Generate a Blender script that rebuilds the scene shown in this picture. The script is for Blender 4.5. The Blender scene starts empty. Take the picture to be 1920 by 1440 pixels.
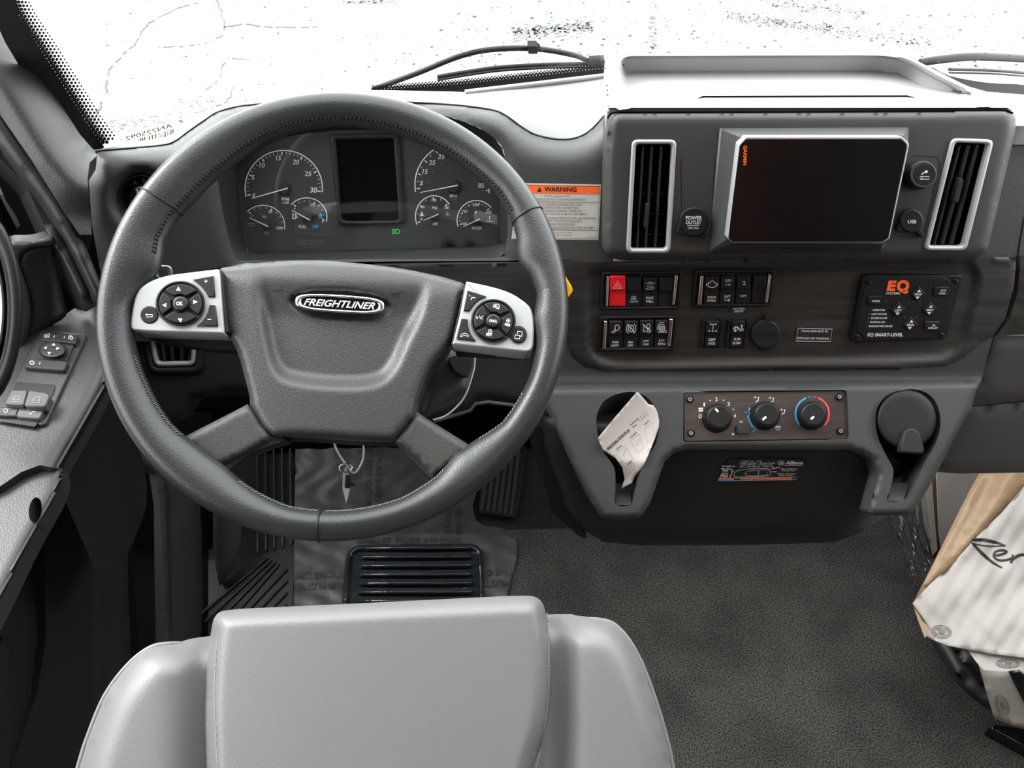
import bpy, math, random
import numpy as np
from mathutils import Vector, Matrix
from mathutils.geometry import delaunay_2d_cdt
random.seed(4)
S = bpy.context.scene
# ---------------------------------------------------------------- camera
F = 1442.0
C0 = Vector((0, 0, 1.5))
def _cam(th=45, psi=2.4, ro=0.76):
    t, p, q = map(math.radians, (th, psi, ro))
    f = Vector((math.sin(p)*math.cos(t), math.cos(p)*math.cos(t), -math.sin(t)))
    r0 = Vector((math.cos(p), -math.sin(p), 0)); u0 = r0.cross(f)
    return r0*math.cos(q)+u0*math.sin(q), u0*math.cos(q)-r0*math.sin(q), f
CR, CU, CF = _cam()
cd = bpy.data.cameras.new('camera'); cam = bpy.data.objects.new('camera', cd)
S.collection.objects.link(cam); S.camera = cam
cam.matrix_world = Matrix(((CR.x, CU.x, -CF.x, C0.x), (CR.y, CU.y, -CF.y, C0.y), (CR.z, CU.z, -CF.z, C0.z), (0, 0, 0, 1)))
cd.sensor_width = 36; cd.lens = F/1920*36; cd.clip_start = .01; cd.clip_end = 200
# ---------------------------------------------------------------- light
w = bpy.data.worlds.new('sky'); S.world = w; w.use_nodes = True
bg = w.node_tree.nodes['Background']; bg.inputs[0].default_value = (.985, .99, 1.0, 1); bg.inputs[1].default_value = 9.0
def area(name, loc, rot, sx, sy, power, col):
    l = bpy.data.lights.new(name, 'AREA'); l.shape = 'RECTANGLE'; l.size = sx; l.size_y = sy; l.energy = power; l.color = col
    o = bpy.data.objects.new(name, l); o.location = loc; o.rotation_euler = rot; S.collection.objects.link(o); return o
sl = bpy.data.lights.new('hazy_sun', 'SUN'); sl.energy = 7; sl.angle = math.radians(28); sl.color = (1, .985, .95)
so_ = bpy.data.objects.new('hazy_sun', sl); so_.rotation_euler = Vector((.72, -.30, -.62)).to_track_quat('-Z', 'Y').to_euler(); S.collection.objects.link(so_)
area('coach_ceiling_light', (.75, -1.0, 2.1), (0, 0, 0), .6, .9, 6, (1, .93, .84))
area('cab_dome_light', (.75, -.25, 2.02), (0, 0, 0), .3, .3, 1.5, (1, .95, .9))
S.view_settings.view_transform = 'Standard'; S.view_settings.look = 'None'
S.view_settings.exposure = -0.25; S.view_settings.gamma = 1.0; S.view_settings.use_curve_mapping = False
S.cycles.max_bounces = 8; S.cycles.transparent_max_bounces = 12
S.cycles.caustics_reflective = False; S.cycles.caustics_refractive = False
# ---------------------------------------------------------------- materials
def mat(name, col, rough=.5, metal=0, bump=0, scale=400, kind='vor', spec=.38, var=0, vscale=6, emit=0, coat=0, sheen=0, bdist=.001):
    m = bpy.data.materials.new(name); m.use_nodes = True; nt = m.node_tree; b = nt.nodes['Principled BSDF']
    b.inputs['Base Color'].default_value = (*col, 1); b.inputs['Roughness'].default_value = rough
    b.inputs['Metallic'].default_value = metal; b.inputs['Specular IOR Level'].default_value = spec
    b.inputs['Coat Weight'].default_value = coat; b.inputs['Coat Roughness'].default_value = .08
    b.inputs['Sheen Weight'].default_value = sheen
    if emit:
        b.inputs['Emission Color'].default_value = (*col, 1); b.inputs['Emission Strength'].default_value = emit
    tc = nt.nodes.new('ShaderNodeTexCoord')
    if bump:
        bn = nt.nodes.new('ShaderNodeBump'); bn.inputs['Strength'].default_value = bump; bn.inputs['Distance'].default_value = bdist
        if kind == 'vor':
            t = nt.nodes.new('ShaderNodeTexVoronoi'); t.feature = 'SMOOTH_F1'; t.inputs['Scale'].default_value = scale; out = t.outputs['Distance']
        else:
            t = nt.nodes.new('ShaderNodeTexNoise'); t.inputs['Scale'].default_value = scale; t.inputs['Detail'].default_value = 3; out = t.outputs['Fac']
        nt.links.new(tc.outputs['Object'], t.inputs['Vector']); nt.links.new(out, bn.inputs['Height'])
        nt.links.new(bn.outputs['Normal'], b.inputs['Normal'])
    if var:
        n = nt.nodes.new('ShaderNodeTexNoise'); n.inputs['Scale'].default_value = vscale; n.inputs['Detail'].default_value = 4
        nt.links.new(tc.outputs['Object'], n.inputs['Vector'])
        r = nt.nodes.new('ShaderNodeValToRGB')
        r.color_ramp.elements[0].position = .3; r.color_ramp.elements[1].position = .7
        r.color_ramp.elements[0].color = (*[c*(1-var) for c in col], 1); r.color_ramp.elements[1].color = (*[c*(1+var) for c in col], 1)
        nt.links.new(n.outputs['Fac'], r.inputs[0]); nt.links.new(r.outputs[0], b.inputs['Base Color'])
    return m
def wood(name, c1, c2, sc=(3, 60, 60), rough=.45):
    m = bpy.data.materials.new(name); m.use_nodes = True; nt = m.node_tree; b = nt.nodes['Principled BSDF']
    tc = nt.nodes.new('ShaderNodeTexCoord'); mp = nt.nodes.new('ShaderNodeMapping'); mp.inputs['Scale'].default_value = sc
    n = nt.nodes.new('ShaderNodeTexNoise'); n.inputs['Scale'].default_value = 1; n.inputs['Detail'].default_value = 8; n.inputs['Roughness'].default_value = .65
    n.inputs['Distortion'].default_value = .6
    r = nt.nodes.new('ShaderNodeValToRGB'); r.color_ramp.elements[0].position = .33; r.color_ramp.elements[1].position = .7
    r.color_ramp.elements[0].color = (*c1, 1); r.color_ramp.elements[1].color = (*c2, 1)
    nt.links.new(tc.outputs['Object'], mp.inputs[0]); nt.links.new(mp.outputs[0], n.inputs['Vector']); nt.links.new(n.outputs['Fac'], r.inputs[0])
    nt.links.new(r.outputs[0], b.inputs['Base Color']); b.inputs['Roughness'].default_value = rough
    bn = nt.nodes.new('ShaderNodeBump'); bn.inputs['Strength'].default_value = .25; bn.inputs['Distance'].default_value = .0006
    nt.links.new(n.outputs['Fac'], bn.inputs['Height']); nt.links.new(bn.outputs['Normal'], b.inputs['Normal'])
    return m
def glassy(name, tint=(1, 1, 1), refl=.06, rough=0.0):
    m = bpy.data.materials.new(name); m.use_nodes = True; nt = m.node_tree; nt.nodes.clear()
    o = nt.nodes.new('ShaderNodeOutputMaterial'); mx = nt.nodes.new('ShaderNodeMixShader'); t = nt.nodes.new('ShaderNodeBsdfTransparent')
    g = nt.nodes.new('ShaderNodeBsdfGlossy'); g.inputs['Roughness'].default_value = rough; t.inputs[0].default_value = (*tint, 1)
    lw = nt.nodes.new('ShaderNodeLayerWeight'); pw = nt.nodes.new('ShaderNodeMath'); pw.operation = 'POWER'; pw.inputs[1].default_value = 5
    mt = nt.nodes.new('ShaderNodeMath'); mt.operation = 'MULTIPLY_ADD'; mt.inputs[1].default_value = .85; mt.inputs[2].default_value = refl
    nt.links.new(lw.outputs['Facing'], pw.inputs[0]); nt.links.new(pw.outputs[0], mt.inputs[0]); nt.links.new(mt.outputs[0], mx.inputs[0])
    nt.links.new(t.outputs[0], mx.inputs[1]); nt.links.new(g.outputs[0], mx.inputs[2]); nt.links.new(mx.outputs[0], o.inputs[0])
    return m
M = dict(
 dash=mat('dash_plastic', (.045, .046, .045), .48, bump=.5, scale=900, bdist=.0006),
 dashlit=mat('dash_plastic_lit', (.30, .30, .295), .5, bump=.3, scale=900, bdist=.0004),  # same grey plastic as the dash, windshield glare put into its colour
 house=mat('housing_plastic', (.036, .034, .032), .5, bump=.15, scale=1500, kind='noise', bdist=.0003),
 lower=mat('lower_plastic', (.037, .038, .038), .52, bump=.45, scale=1300, bdist=.0004),
 dark=mat('dark_plastic', (.014, .015, .016), .5, spec=.25, bump=.15, scale=900, bdist=.0004),
 bolster=mat('bolster_plastic', (.016, .0165, .017), .5, var=.15, vscale=9),
 black=mat('black_plastic', (.009, .009, .0095), .45, spec=.25),
 gloss=mat('gloss_black', (.006, .006, .007), .06, spec=.6),
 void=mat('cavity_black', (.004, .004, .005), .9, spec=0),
 leather=mat('rim_leather', (.021, .022, .0225), .33, bump=.3, scale=950, bdist=.0007),
 pad=mat('pad_plastic', (.035, .035, .035), .38, bump=.4, scale=900, bdist=.0007),
 spoke=mat('spoke_plastic', (.032, .031, .029), .45, bump=.45, scale=1300, bdist=.0007),
 silver=mat('satin_silver', (.38, .385, .39), .38, metal=.35),
 chrome=mat('chrome', (.75, .75, .76), .16, metal=1),
 badgeletter=mat('badge_letters', (.6, .6, .6), .3, metal=.3),
 white=mat('white_print', (.6, .6, .6), .6),
 grey=mat('grey_print', (.28, .28, .28), .6),
 faint=mat('faint_print', (.10, .10, .10), .6),
 blue=mat('blue_print', (.05, .28, .5), .6),
 red=mat('red_print', (.7, .06, .05), .6),
 green=mat('green_telltale', (.02, .5, .08), .6, emit=.5),
 orange=mat('orange_print', (.9, .13, .025), .5),
 blackink=mat('black_ink', (.012, .012, .014), .6),
 redkey=mat('red_key', (.75, .012, .02), .4),
 yellow=mat('yellow_knob', (.9, .42, .01), .4),
 key=mat('key_plastic', (.011, .011, .012), .42, spec=.25),
 gauge=mat('gauge_face', (.028, .028, .028), .55),
 screen=mat('screen_glass', (.003, .0035, .0045), .05, spec=.35),
 seat=mat('seat_vinyl', (.128, .129, .126), .42, bump=.25, scale=800, bdist=.0005, var=.03, vscale=5),
 seatdark=mat('seat_seam', (.26, .26, .25), .6),
 carpet=None, 
 mat_film=mat('floor_film', (.045, .0445, .043), .42, bump=.3, scale=20, kind='noise', bdist=.012, var=.2, vscale=9),
 rubber=mat('wet_rubber', (.016, .019, .023), .10, bump=.4, scale=40, kind='noise', bdist=.006),
 rubberdry=mat('dry_rubber', (.009, .0095, .01), .45, bump=.2, scale=300, kind='noise'),
 pedal=mat('pedal_rubber', (.02, .02, .0195), .5, bump=.3, scale=300, kind='noise'),
 paper=mat('white_paper', (.37, .35, .33), .6, bump=.6, scale=7, kind='noise', bdist=.02, var=.05, vscale=4),
 note=mat('note_paper', (.5, .46, .43), .7),
 kraft=mat('brown_paper', (.27, .18, .105), .35, bump=.7, scale=11, kind='noise', bdist=.015, var=.1, vscale=7),
 seat2=mat('dark_seat', (.02, .02, .02), .5),
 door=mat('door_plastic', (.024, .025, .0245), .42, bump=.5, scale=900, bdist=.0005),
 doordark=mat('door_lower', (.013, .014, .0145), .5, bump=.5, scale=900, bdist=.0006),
 pillar=mat('pillar_vinyl', (.02, .02, .0195), .5, bump=.4, scale=500, bdist=.0007),
 keygrey=mat('window_key', (.055, .057, .057), .4),
 shell=mat('cab_lining', (.12, .115, .11), .8),
 coachwood=wood('coach_wood', (.10, .035, .015), (.22, .09, .04), (2, 2, 8), .3),
 wood=wood('dark_wood', (.006, .0055, .005), (.036, .034, .032), (4, 70, 70), .45),
 hvwood=wood('brown_wood', (.018, .012, .010), (.05, .036, .03), (9, 60, 60), .35),
 frit=mat('frit', (.02, .02, .018), .6),
 glass=glassy('windshield_glass', (.97, .99, .98), .04),
 gglass=glassy('gauge_glass', (1, 1, 1), .05),
 film=glassy('plastic_film', (.9, .91, .92), .28, .12),
 drop=glassy('water_drop', (.28, .30, .30), .1, .05),
 wire=mat('wire', (.6, .6, .62), .35),
 barcode=mat('barcode_ink', (.42, .46, .12), .7),
 label=mat('label_white', (.5, .49, .45), .6),
 labelgrey=mat('label_print', (.16, .14, .12), .6),
 stitch=mat('stitch_thread', (.012, .013, .015), .6),
 stitchl=mat('stitch_thread_light', (.17, .17, .17), .6),
)
def carpet():
    m = bpy.data.materials.new('carpet'); m.use_nodes = True; nt = m.node_tree; b = nt.nodes['Principled BSDF']
    tc = nt.nodes.new('ShaderNodeTexCoord')
    n = nt.nodes.new('ShaderNodeTexNoise'); n.inputs['Scale'].default_value = 340; n.inputs['Detail'].default_value = 3; n.inputs['Roughness'].default_value = .7
    r = nt.nodes.new('ShaderNodeValToRGB'); r.color_ramp.elements[0].position = .38; r.color_ramp.elements[1].position = .67
    r.color_ramp.elements[0].color = (.008, .0076, .0072, 1); r.color_ramp.elements[1].color = (.11, .104, .097, 1)
    n2 = nt.nodes.new('ShaderNodeTexNoise'); n2.inputs['Scale'].default_value = 9; n2.inputs['Detail'].default_value = 3
    mx = nt.nodes.new('ShaderNodeMix'); mx.data_type = 'RGBA'; mx.blend_type = 'MULTIPLY'; mx.inputs[0].default_value = .6
    r2 = nt.nodes.new('ShaderNodeValToRGB'); r2.color_ramp.elements[0].position = .35; r2.color_ramp.elements[1].position = .6
    r2.color_ramp.elements[0].color = (.5, .5, .5, 1)
    for a in (n, n2): nt.links.new(tc.outputs['Object'], a.inputs['Vector'])
    nt.links.new(n.outputs['Fac'], r.inputs[0]); nt.links.new(n2.outputs['Fac'], r2.inputs[0])
    nt.links.new(r.outputs[0], mx.inputs[6]); nt.links.new(r2.outputs[0], mx.inputs[7]); nt.links.new(mx.outputs[2], b.inputs['Base Color'])
    b.inputs['Roughness'].default_value = 1; b.inputs['Specular IOR Level'].default_value = .1
    bn = nt.nodes.new('ShaderNodeBump'); bn.inputs['Strength'].default_value = .6; bn.inputs['Distance'].default_value = .0025
    nt.links.new(n.outputs['Fac'], bn.inputs['Height']); nt.links.new(bn.outputs['Normal'], b.inputs['Normal'])
    return m
M['carpet'] = carpet(); M['carpetshade'] = mat('shaded_carpet', (.014, .0135, .013), 1, bump=.8, scale=330, kind='noise', bdist=.003, var=.5, vscale=300)  # toe board gets a darker carpet copy, footwell shade in its colour
_m = bpy.data.materials.new('backlit_label'); _m.use_nodes = True; _n = _m.node_tree; _t = _n.nodes.new('ShaderNodeBsdfTranslucent'); _x = _n.nodes.new('ShaderNodeMixShader'); _x.inputs[0].default_value = .5
_t.inputs[0].default_value = (.8, .8, .78, 1); _n.nodes['Principled BSDF'].inputs['Base Color'].default_value = (.7, .7, .68, 1)
_n.links.new(_n.nodes['Principled BSDF'].outputs[0], _x.inputs[1]); _n.links.new(_t.outputs[0], _x.inputs[2]); _n.links.new(_x.outputs[0], _n.nodes['Material Output'].inputs[0]); M['backlit'] = _m
# ---------------------------------------------------------------- object helpers
def tagit(o, label=None, cat=None, group=None, kind=None):
    for k, v in (('label', label), ('category', cat), ('group', group), ('kind', kind)):
        if v: o[k] = v
    return o
def thing(name, label, cat, loc, group=None, kind=None):
    o = bpy.data.objects.new(name, None); S.collection.objects.link(o); o.location = loc; o.empty_display_size = .02
    return tagit(o, label, cat, group, kind)
ROOT = {}
def origin(o):
    v = Vector((0, 0, 0))
    while o: v += Vector(o.location); o = o.parent
    return v
class MB:
    def __init__(s): s.v = []; s.f = []; s.sm = []
    def add(s, vs, fs, smooth=True):
        k = len(s.v); s.v += [tuple(v) for v in vs]; s.f += [tuple(i+k for i in f) for f in fs]; s.sm += [smooth]*len(fs); return s
    def build(s, name, m, parent=None, label=None, kind=None, bevel=0, **kw):
        o0 = origin(parent) if parent else Vector((0, 0, 0))
        me = bpy.data.meshes.new(name); me.from_pydata([(a-o0.x, b-o0.y, c-o0.z) for a, b, c in s.v], [], s.f); me.update()
        me.polygons.foreach_set('use_smooth', s.sm); me.materials.append(M[m] if isinstance(m, str) else m)
        o = bpy.data.objects.new(name, me); S.collection.objects.link(o)
        if parent: o.parent = parent
        if bevel:
            b = o.modifiers.new('b', 'BEVEL'); b.width = bevel; b.segments = 2; b.limit_method = 'ANGLE'; b.harden_normals = False
        return tagit(o, label, kw.get('cat'), kw.get('group'), kind)
# ---------------------------------------------------------------- planes
class PL:
    """a plane of the place; at() finds the point of it seen at a pixel of the 1920x1440 frame"""
    def __init__(s, p, lean=0, yaw=0, n=None):
        a, y = math.radians(lean), math.radians(yaw)
        s.p = Vector(p); s.n = Vector(n).normalized() if n else Vector((math.sin(y)*math.cos(a), -math.cos(y)*math.cos(a), math.sin(a)))
    def at(s, x, y, off=0):
        d = CF + CR*((x-960)/F) + CU*((720-y)/F); q = s.p + s.n*off
        return C0 + d*((q-C0).dot(s.n)/d.dot(s.n))
    def moved(s, off): return PL(s.p+s.n*off, n=s.n)
def px(x, y, depth): return C0 + (CF + CR*((x-960)/F) + CU*((720-y)/F))*depth
# ---------------------------------------------------------------- 2D helpers (pixels)
def cr(pts, closed=True, n=6):
    out = []; N = len(pts)
    for i in range(N if closed else N-1):
        g = lambda k: np.array(pts[k % N] if closed else pts[max(0, min(N-1, k))], float)
        p0, p1, p2, p3 = g(i-1), g(i), g(i+1), g(i+2)
        for k in range(n):
            t = k/n
            out.append(tuple(.5*((2*p1)+(-p0+p2)*t+(2*p0-5*p1+4*p2-p3)*t*t+(-p0+3*p1-3*p2+p3)*t**3)))
    if not closed: out.append(tuple(pts[-1]))
    return out
def rr(pts, r, n=4):
    out = []; N = len(pts)
    for i in range(N):
        p = np.array(pts[i], float); a = np.array(pts[i-1], float); b = np.array(pts[(i+1) % N], float)
        rad = r[i] if isinstance(r, (list, tuple)) else r
        ra = min(rad, np.linalg.norm(a-p)*.48); rb = min(rad, np.linalg.norm(b-p)*.48)
        s = p+(a-p)/np.linalg.norm(a-p)*ra; e = p+(b-p)/np.linalg.norm(b-p)*rb
        for k in range(n+1):
            t = k/n; out.append(tuple((1-t)**2*s+2*t*(1-t)*p+t*t*e))
    return out
def ell(cx, cy, rx, ry=None, rot=0, n=32, a0=0, a1=360):
    ry = ry or rx; q = math.radians(rot); full = a1-a0 >= 360; out = []
    for k in range(n if full else n+1):
        a = math.radians(a0+(a1-a0)*k/n); x, y = rx*math.cos(a), -ry*math.sin(a)
        out.append((cx+x*math.cos(q)-y*math.sin(q), cy+x*math.sin(q)+y*math.cos(q)))
    return out
def area2(p): return sum(p[i-1][0]*p[i][1]-p[i][0]*p[i-1][1] for i in range(len(p)))/2
def inset(pts, d):
    sg = 1 if area2(pts) > 0 else -1; out = []; N = len(pts)
    for i in range(N):
        p = np.array(pts[i], float); a = p-np.array(pts[i-1], float); b = np.array(pts[(i+1) % N], float)-p
        a /= (np.linalg.norm(a)+1e-9); b /= (np.linalg.norm(b)+1e-9)
        n1 = np.array((-a[1], a[0])); n2 = np.array((-b[1], b[0])); m = n1+n2; L = np.linalg.norm(m)
        m = m/L if L > 1e-6 else n1; k = min(1/max(.35, m.dot(n1)), 2.0)
        out.append(tuple(p+sg*m*d*k))
    return out
def scl(pts, k, c=None):
    c = c or (sum(p[0] for p in pts)/len(pts), sum(p[1] for p in pts)/len(pts))
    kx, ky = k if isinstance(k, tuple) else (k, k)
    return [(c[0]+(p[0]-c[0])*kx, c[1]+(p[1]-c[1])*ky) for p in pts]
def inpoly(x, y, poly):
    x = np.asarray(x, float); y = np.asarray(y, float); r = np.zeros(x.shape, bool); j = len(poly)-1
    for i in range(len(poly)):
        xi, yi = poly[i]; xj, yj = poly[j]
        c = ((yi > y) != (yj > y)) & (x < (xj-xi)*(y-yi)/((yj-yi) if yj != yi else 1e-9)+xi); r ^= c; j = i
    return r
def dpoly(x, y, poly, closed=True):
    x = np.asarray(x, float); y = np.asarray(y, float); d = np.full(x.shape, 1e9); N = len(poly)
    for i in range(N if closed else N-1):
        ax, ay = poly[i]; bx, by = poly[(i+1) % N]; vx, vy = bx-ax, by-ay; L = vx*vx+vy*vy+1e-9
        t = np.clip(((x-ax)*vx+(y-ay)*vy)/L, 0, 1); d = np.minimum(d, np.hypot(x-ax-t*vx, y-ay-t*vy))
    return d
def sdf(x, y, poly):   # negative inside
    d = dpoly(x, y, poly); return np.where(inpoly(x, y, poly), -d, d)
def sstep(a, b, x):
    t = np.clip((x-a)/(b-a), 0, 1); return t*t*(3-2*t)
def edge(d, b, h):     # rounded edge: h metres drop over b pixels
    t = 1-np.clip(d/b, 0, 1); return -h*(1-np.sqrt(np.maximum(0, 1-t*t)))
# ---------------------------------------------------------------- solids on planes
def loops(mb, rings, cap0=False, cap1=True, smooth=True, capsmooth=False):
    n = len(rings[0]); vs = [p for r in rings for p in r]; fs = []
    for k in range(len(rings)-1):
        for i in range(n):
            j = (i+1) % n; fs.append((k*n+i, k*n+j, (k+1)*n+j, (k+1)*n+i))
    mb.add(vs, fs, smooth)
    if cap1: mb.add(rings[-1], [tuple(range(n))], capsmooth)
    if cap0: mb.add(rings[0], [tuple(range(n))[::-1]], capsmooth)
def slab(mb, pl, pts, top, bot, b=1.0, bh=None, smooth=True, seg=2):
    """solid with rounded top edge; b = bevel in pixels"""
    o = [pl.at(x, y, top) for x, y in pts]; base = [q+pl.n*(bot-top) for q in o]
    if not b: loops(mb, [base, o], smooth=False); return mb
    mm = (pl.at(*pts[0])-C0).length/F; bh = bh if bh is not None else b*mm
    rg = [base, [q-pl.n*bh for q in o]]
    for k in range(1, seg+1):
        t = k/seg*math.pi/2; ii = inset(pts, b*(1-math.cos(t)))
        rg.append([pl.at(x, y, top-bh*(1-math.sin(t))) for x, y in ii])
    loops(mb, rg, smooth=smooth); return mb
def ring(mb, pl, outer, inner, top, bot, botin=None, rnd=0):
    botin = bot if botin is None else botin; n = len(outer)
    o = [pl.at(x, y, top-rnd) for x, y in outer]; i_ = [pl.at(x, y, top-rnd) for x, y in inner]
    ob = [q+pl.n*(bot-top) for q in o]; ib = [q+pl.n*(botin-top) for q in i_]; rg = [ob, o]
    if rnd:
        for t in (.3, .7):
            rg.append([pl.at(a[0]+(b[0]-a[0])*t, a[1]+(b[1]-a[1])*t, top) for a, b in zip(outer, inner)])
    rg += [i_, ib]; loops(mb, rg, cap1=False); return mb
def flat(mb, pl, pts, off=.0004):
    mb.add([pl.at(x, y, off) for x, y in pts], [tuple(range(len(pts)))], False); return mb
def stroke(mb, pl, pts, wd, off=.0005, closed=False):
    N = len(pts); P = [np.array(p, float) for p in pts]; L = []; R = []
    for i in range(N):
        a = P[i-1] if (i > 0 or closed) else P[i]; b = P[(i+1) % N] if (i < N-1 or closed) else P[i]
        t = b-a; t /= (np.linalg.norm(t)+1e-9); nn = np.array((-t[1], t[0]))*wd/2
        L.append(pl.at(*(P[i]+nn), off)); R.append(pl.at(*(P[i]-nn), off))
    fs = [(i, (i+1) % N, N+(i+1) % N, N+i) for i in range(N if closed else N-1)]
    mb.add(L+R, fs, False); return mb
def tube(mb, pts, r, n=8, closed=False, cap=True):
    P = [Vector(p) for p in pts]; N = len(P); rg = []; up = None
    for i in range(N):
        t = (P[(i+1) % N if closed else min(i+1, N-1)]-P[i-1 if (closed or i) else 0]).normalized()
        if up is None: up = t.orthogonal().normalized()
        up = (up-t*up.dot(t)).normalized(); s = t.cross(up); rad = r[i] if isinstance(r, (list, tuple)) else r
        rg.append([P[i]+up*math.cos(2*math.pi*k/n)*rad+s*math.sin(2*math.pi*k/n)*rad for k in range(n)])
    if closed: rg.append(rg[0])
    loops(mb, rg, cap0=cap and not closed, cap1=cap and not closed); return mb
def densify(pts, step):
    out = []
    for i in range(len(pts)):
        a, b = pts[i], pts[(i+1) % len(pts)]; L = math.hypot(b[0]-a[0], b[1]-a[1]); k = max(1, int(round(L/step)))
        if L < .01: continue
        out += [(a[0]+(b[0]-a[0])*j/k, a[1]+(b[1]-a[1])*j/k) for j in range(k)]
    return out
def relief(mb, pl, outline, h=None, step=12, holes=(), back=-.02, hback=None, skirt=True, feat=()):
    """moulded skin: height h(x, y, d) over a plane inside an outline; d = pixels to the outline"""
    outl = densify(outline, step); hl = [densify(q, step*.7) for q in holes]
    xs = [p[0] for p in outl]; ys = [p[1] for p in outl]
    gx = np.arange(min(xs)+step/2, max(xs), step); gy = np.arange(min(ys)+step/2, max(ys), step*.87)
    X, Y = np.meshgrid(gx, gy); X = X + (np.arange(len(gy)) % 2)[:, None]*step/2; X = X.ravel(); Y = Y.ravel()
    k = inpoly(X, Y, outl) & (dpoly(X, Y, outl) > step*.45)
    for q in hl: k &= ~inpoly(X, Y, q) & (dpoly(X, Y, q) > step*.4)
    pts = list(outl); edges = [(i, (i+1) % len(outl)) for i in range(len(outl))]
    for q in hl:
        s = len(pts); pts += q; edges += [(s+i, s+(i+1) % len(q)) for i in range(len(q))]
    ft = []
    for q in feat:
        q = [p for p in densify(q, step) if inpoly([p[0]], [p[1]], outl)[0] and dpoly([p[0]], [p[1]], outl)[0] > .5]
        s = len(pts); pts += q; ft += q; edges += [(s+i, s+i+1) for i in range(len(q)-1) if math.hypot(q[i][0]-q[i+1][0], q[i][1]-q[i+1][1]) < 2.2*step]
    if ft:
        fa = np.array(ft); dd = np.min(np.hypot(X[:, None]-fa[None, :, 0], Y[:, None]-fa[None, :, 1]), axis=1); k &= dd > step*.5
    pts += list(zip(X[k], Y[k]))
    v2, e2, f2, _, _, _ = delaunay_2d_cdt([Vector((float(a), float(b))) for a, b in pts], edges, [], 0, 1e-6)
    V = np.array([(v[0], v[1]) for v in v2]); T = np.array([list(f) for f in f2 if len(f) == 3])
    c = V[T].mean(1); ok = inpoly(c[:, 0], c[:, 1], outl)
    for q in hl: ok &= ~inpoly(c[:, 0], c[:, 1], q)
    T = T[ok]
    def hh(x, y):
        x = np.asarray(x, float); y = np.asarray(y, float)
        return np.zeros(x.shape) if h is None else h(x, y, dpoly(x, y, outl))
    H = hh(V[:, 0], V[:, 1])
    W3 = [pl.at(x, y, float(z)) for (x, y), z in zip(V, H)]
    fs = []
    for t in T:
        a, b, c_ = (W3[i] for i in t); fs.append(tuple(int(i) for i in t) if (b-a).cross(c_-a).dot(pl.n) > 0 else tuple(int(i) for i in t[::-1]))
    mb.add(W3, fs, True)
    if skirt:
        for li, lp in enumerate([outl]+hl):
            hz = hh([p[0] for p in lp], [p[1] for p in lp]); top = [pl.at(p[0], p[1], float(z)) for p, z in zip(lp, hz)]
            bk = back if li == 0 else (hback if hback is not None else back)
            loops(mb, [top, [q+pl.n*(bk-float(z)) for q, z in zip(top, hz)]], cap1=False)
    return mb
# ---------------------------------------------------------------- lettering
_tc = {}
def glyphs(s, bold):
    if (s, bold) not in _tc:
        c = bpy.data.curves.new('t', 'FONT'); c.body = s; c.resolution_u = 4; c.offset = bold; c.fill_mode = 'FRONT'
        o = bpy.data.objects.new('t', c); me = o.to_mesh()
        v = np.array([tuple(q.co)[:2] for q in me.vertices]) if len(me.vertices) else np.zeros((0, 2)); f = [tuple(p.vertices) for p in me.polygons]
        o.to_mesh_clear(); bpy.data.objects.remove(o); bpy.data.curves.remove(c); _tc[(s, bold)] = (v, f)
    return _tc[(s, bold)]
def text(mb, pl, s, x0, y0, x1, y1, h, off=.0006, shear=0, bold=.012, flip=False, depth=0):
    v, f = glyphs(s, bold)
    if not len(v): return mb
    lo = v.min(0); hi = v.max(0); q = (v-lo)/(hi-lo); L = math.hypot(x1-x0, y1-y0); dx, dy = (x1-x0)/L, (y1-y0)/L
    ux, uy = (dy, -dx); 
    if flip: ux, uy = -ux, -uy
    ux += dx*shear; uy += dy*shear; sh = abs(shear)*h; LL = L-(sh if shear > 0 else 0)
    P = [pl.at(x0+dx*LL*a+ux*h*b, y0+dy*LL*a+uy*h*b, off) for a, b in q]
    mb.add(P, [g[::-1] if flip else g for g in f], False)
    if depth:
        for g in f:
            n = len(g)
            for i in range(n):
                a, b = P[g[i]], P[g[(i+1) % n]]; mb.add([a, b, b-pl.n*depth, a-pl.n*depth], [(0, 1, 2, 3)], False)
    return mb
def knob(mb, pl, x, y, prof, n=28, ry=1.0, rot=0):
    """lathe on a plane: prof = [(radius px, offset m)...] from base to tip"""
    loops(mb, [[pl.at(a, b, off) for a, b in ell(x, y, r, r*ry, rot, n)] for r, off in prof])
    return mb
def box(mb, lo, hi):
    x0, y0, z0 = lo; x1, y1, z1 = hi
    v = [(x0,y0,z0),(x1,y0,z0),(x1,y1,z0),(x0,y1,z0),(x0,y0,z1),(x1,y0,z1),(x1,y1,z1),(x0,y1,z1)]
    mb.add(v, [(3,2,1,0),(4,5,6,7),(0,1,5,4),(1,2,6,5),(2,3,7,6),(3,0,4,7)], False); return mb
def stick(name, label, cat, pl, pts, m, off=.0008, group=None, thick=.0006, b=0):
    """thin sticker as a thing whose own mesh is its sheet; returns it for lettering children"""
    c = pl.at(sum(p[0] for p in pts)/len(pts), sum(p[1] for p in pts)/len(pts))
    r = thing(name, label, cat, c, group); mb = MB(); slab(mb, pl, pts, off, off-thick, b=b); mb.build('sheet', m, r); return r

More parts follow.
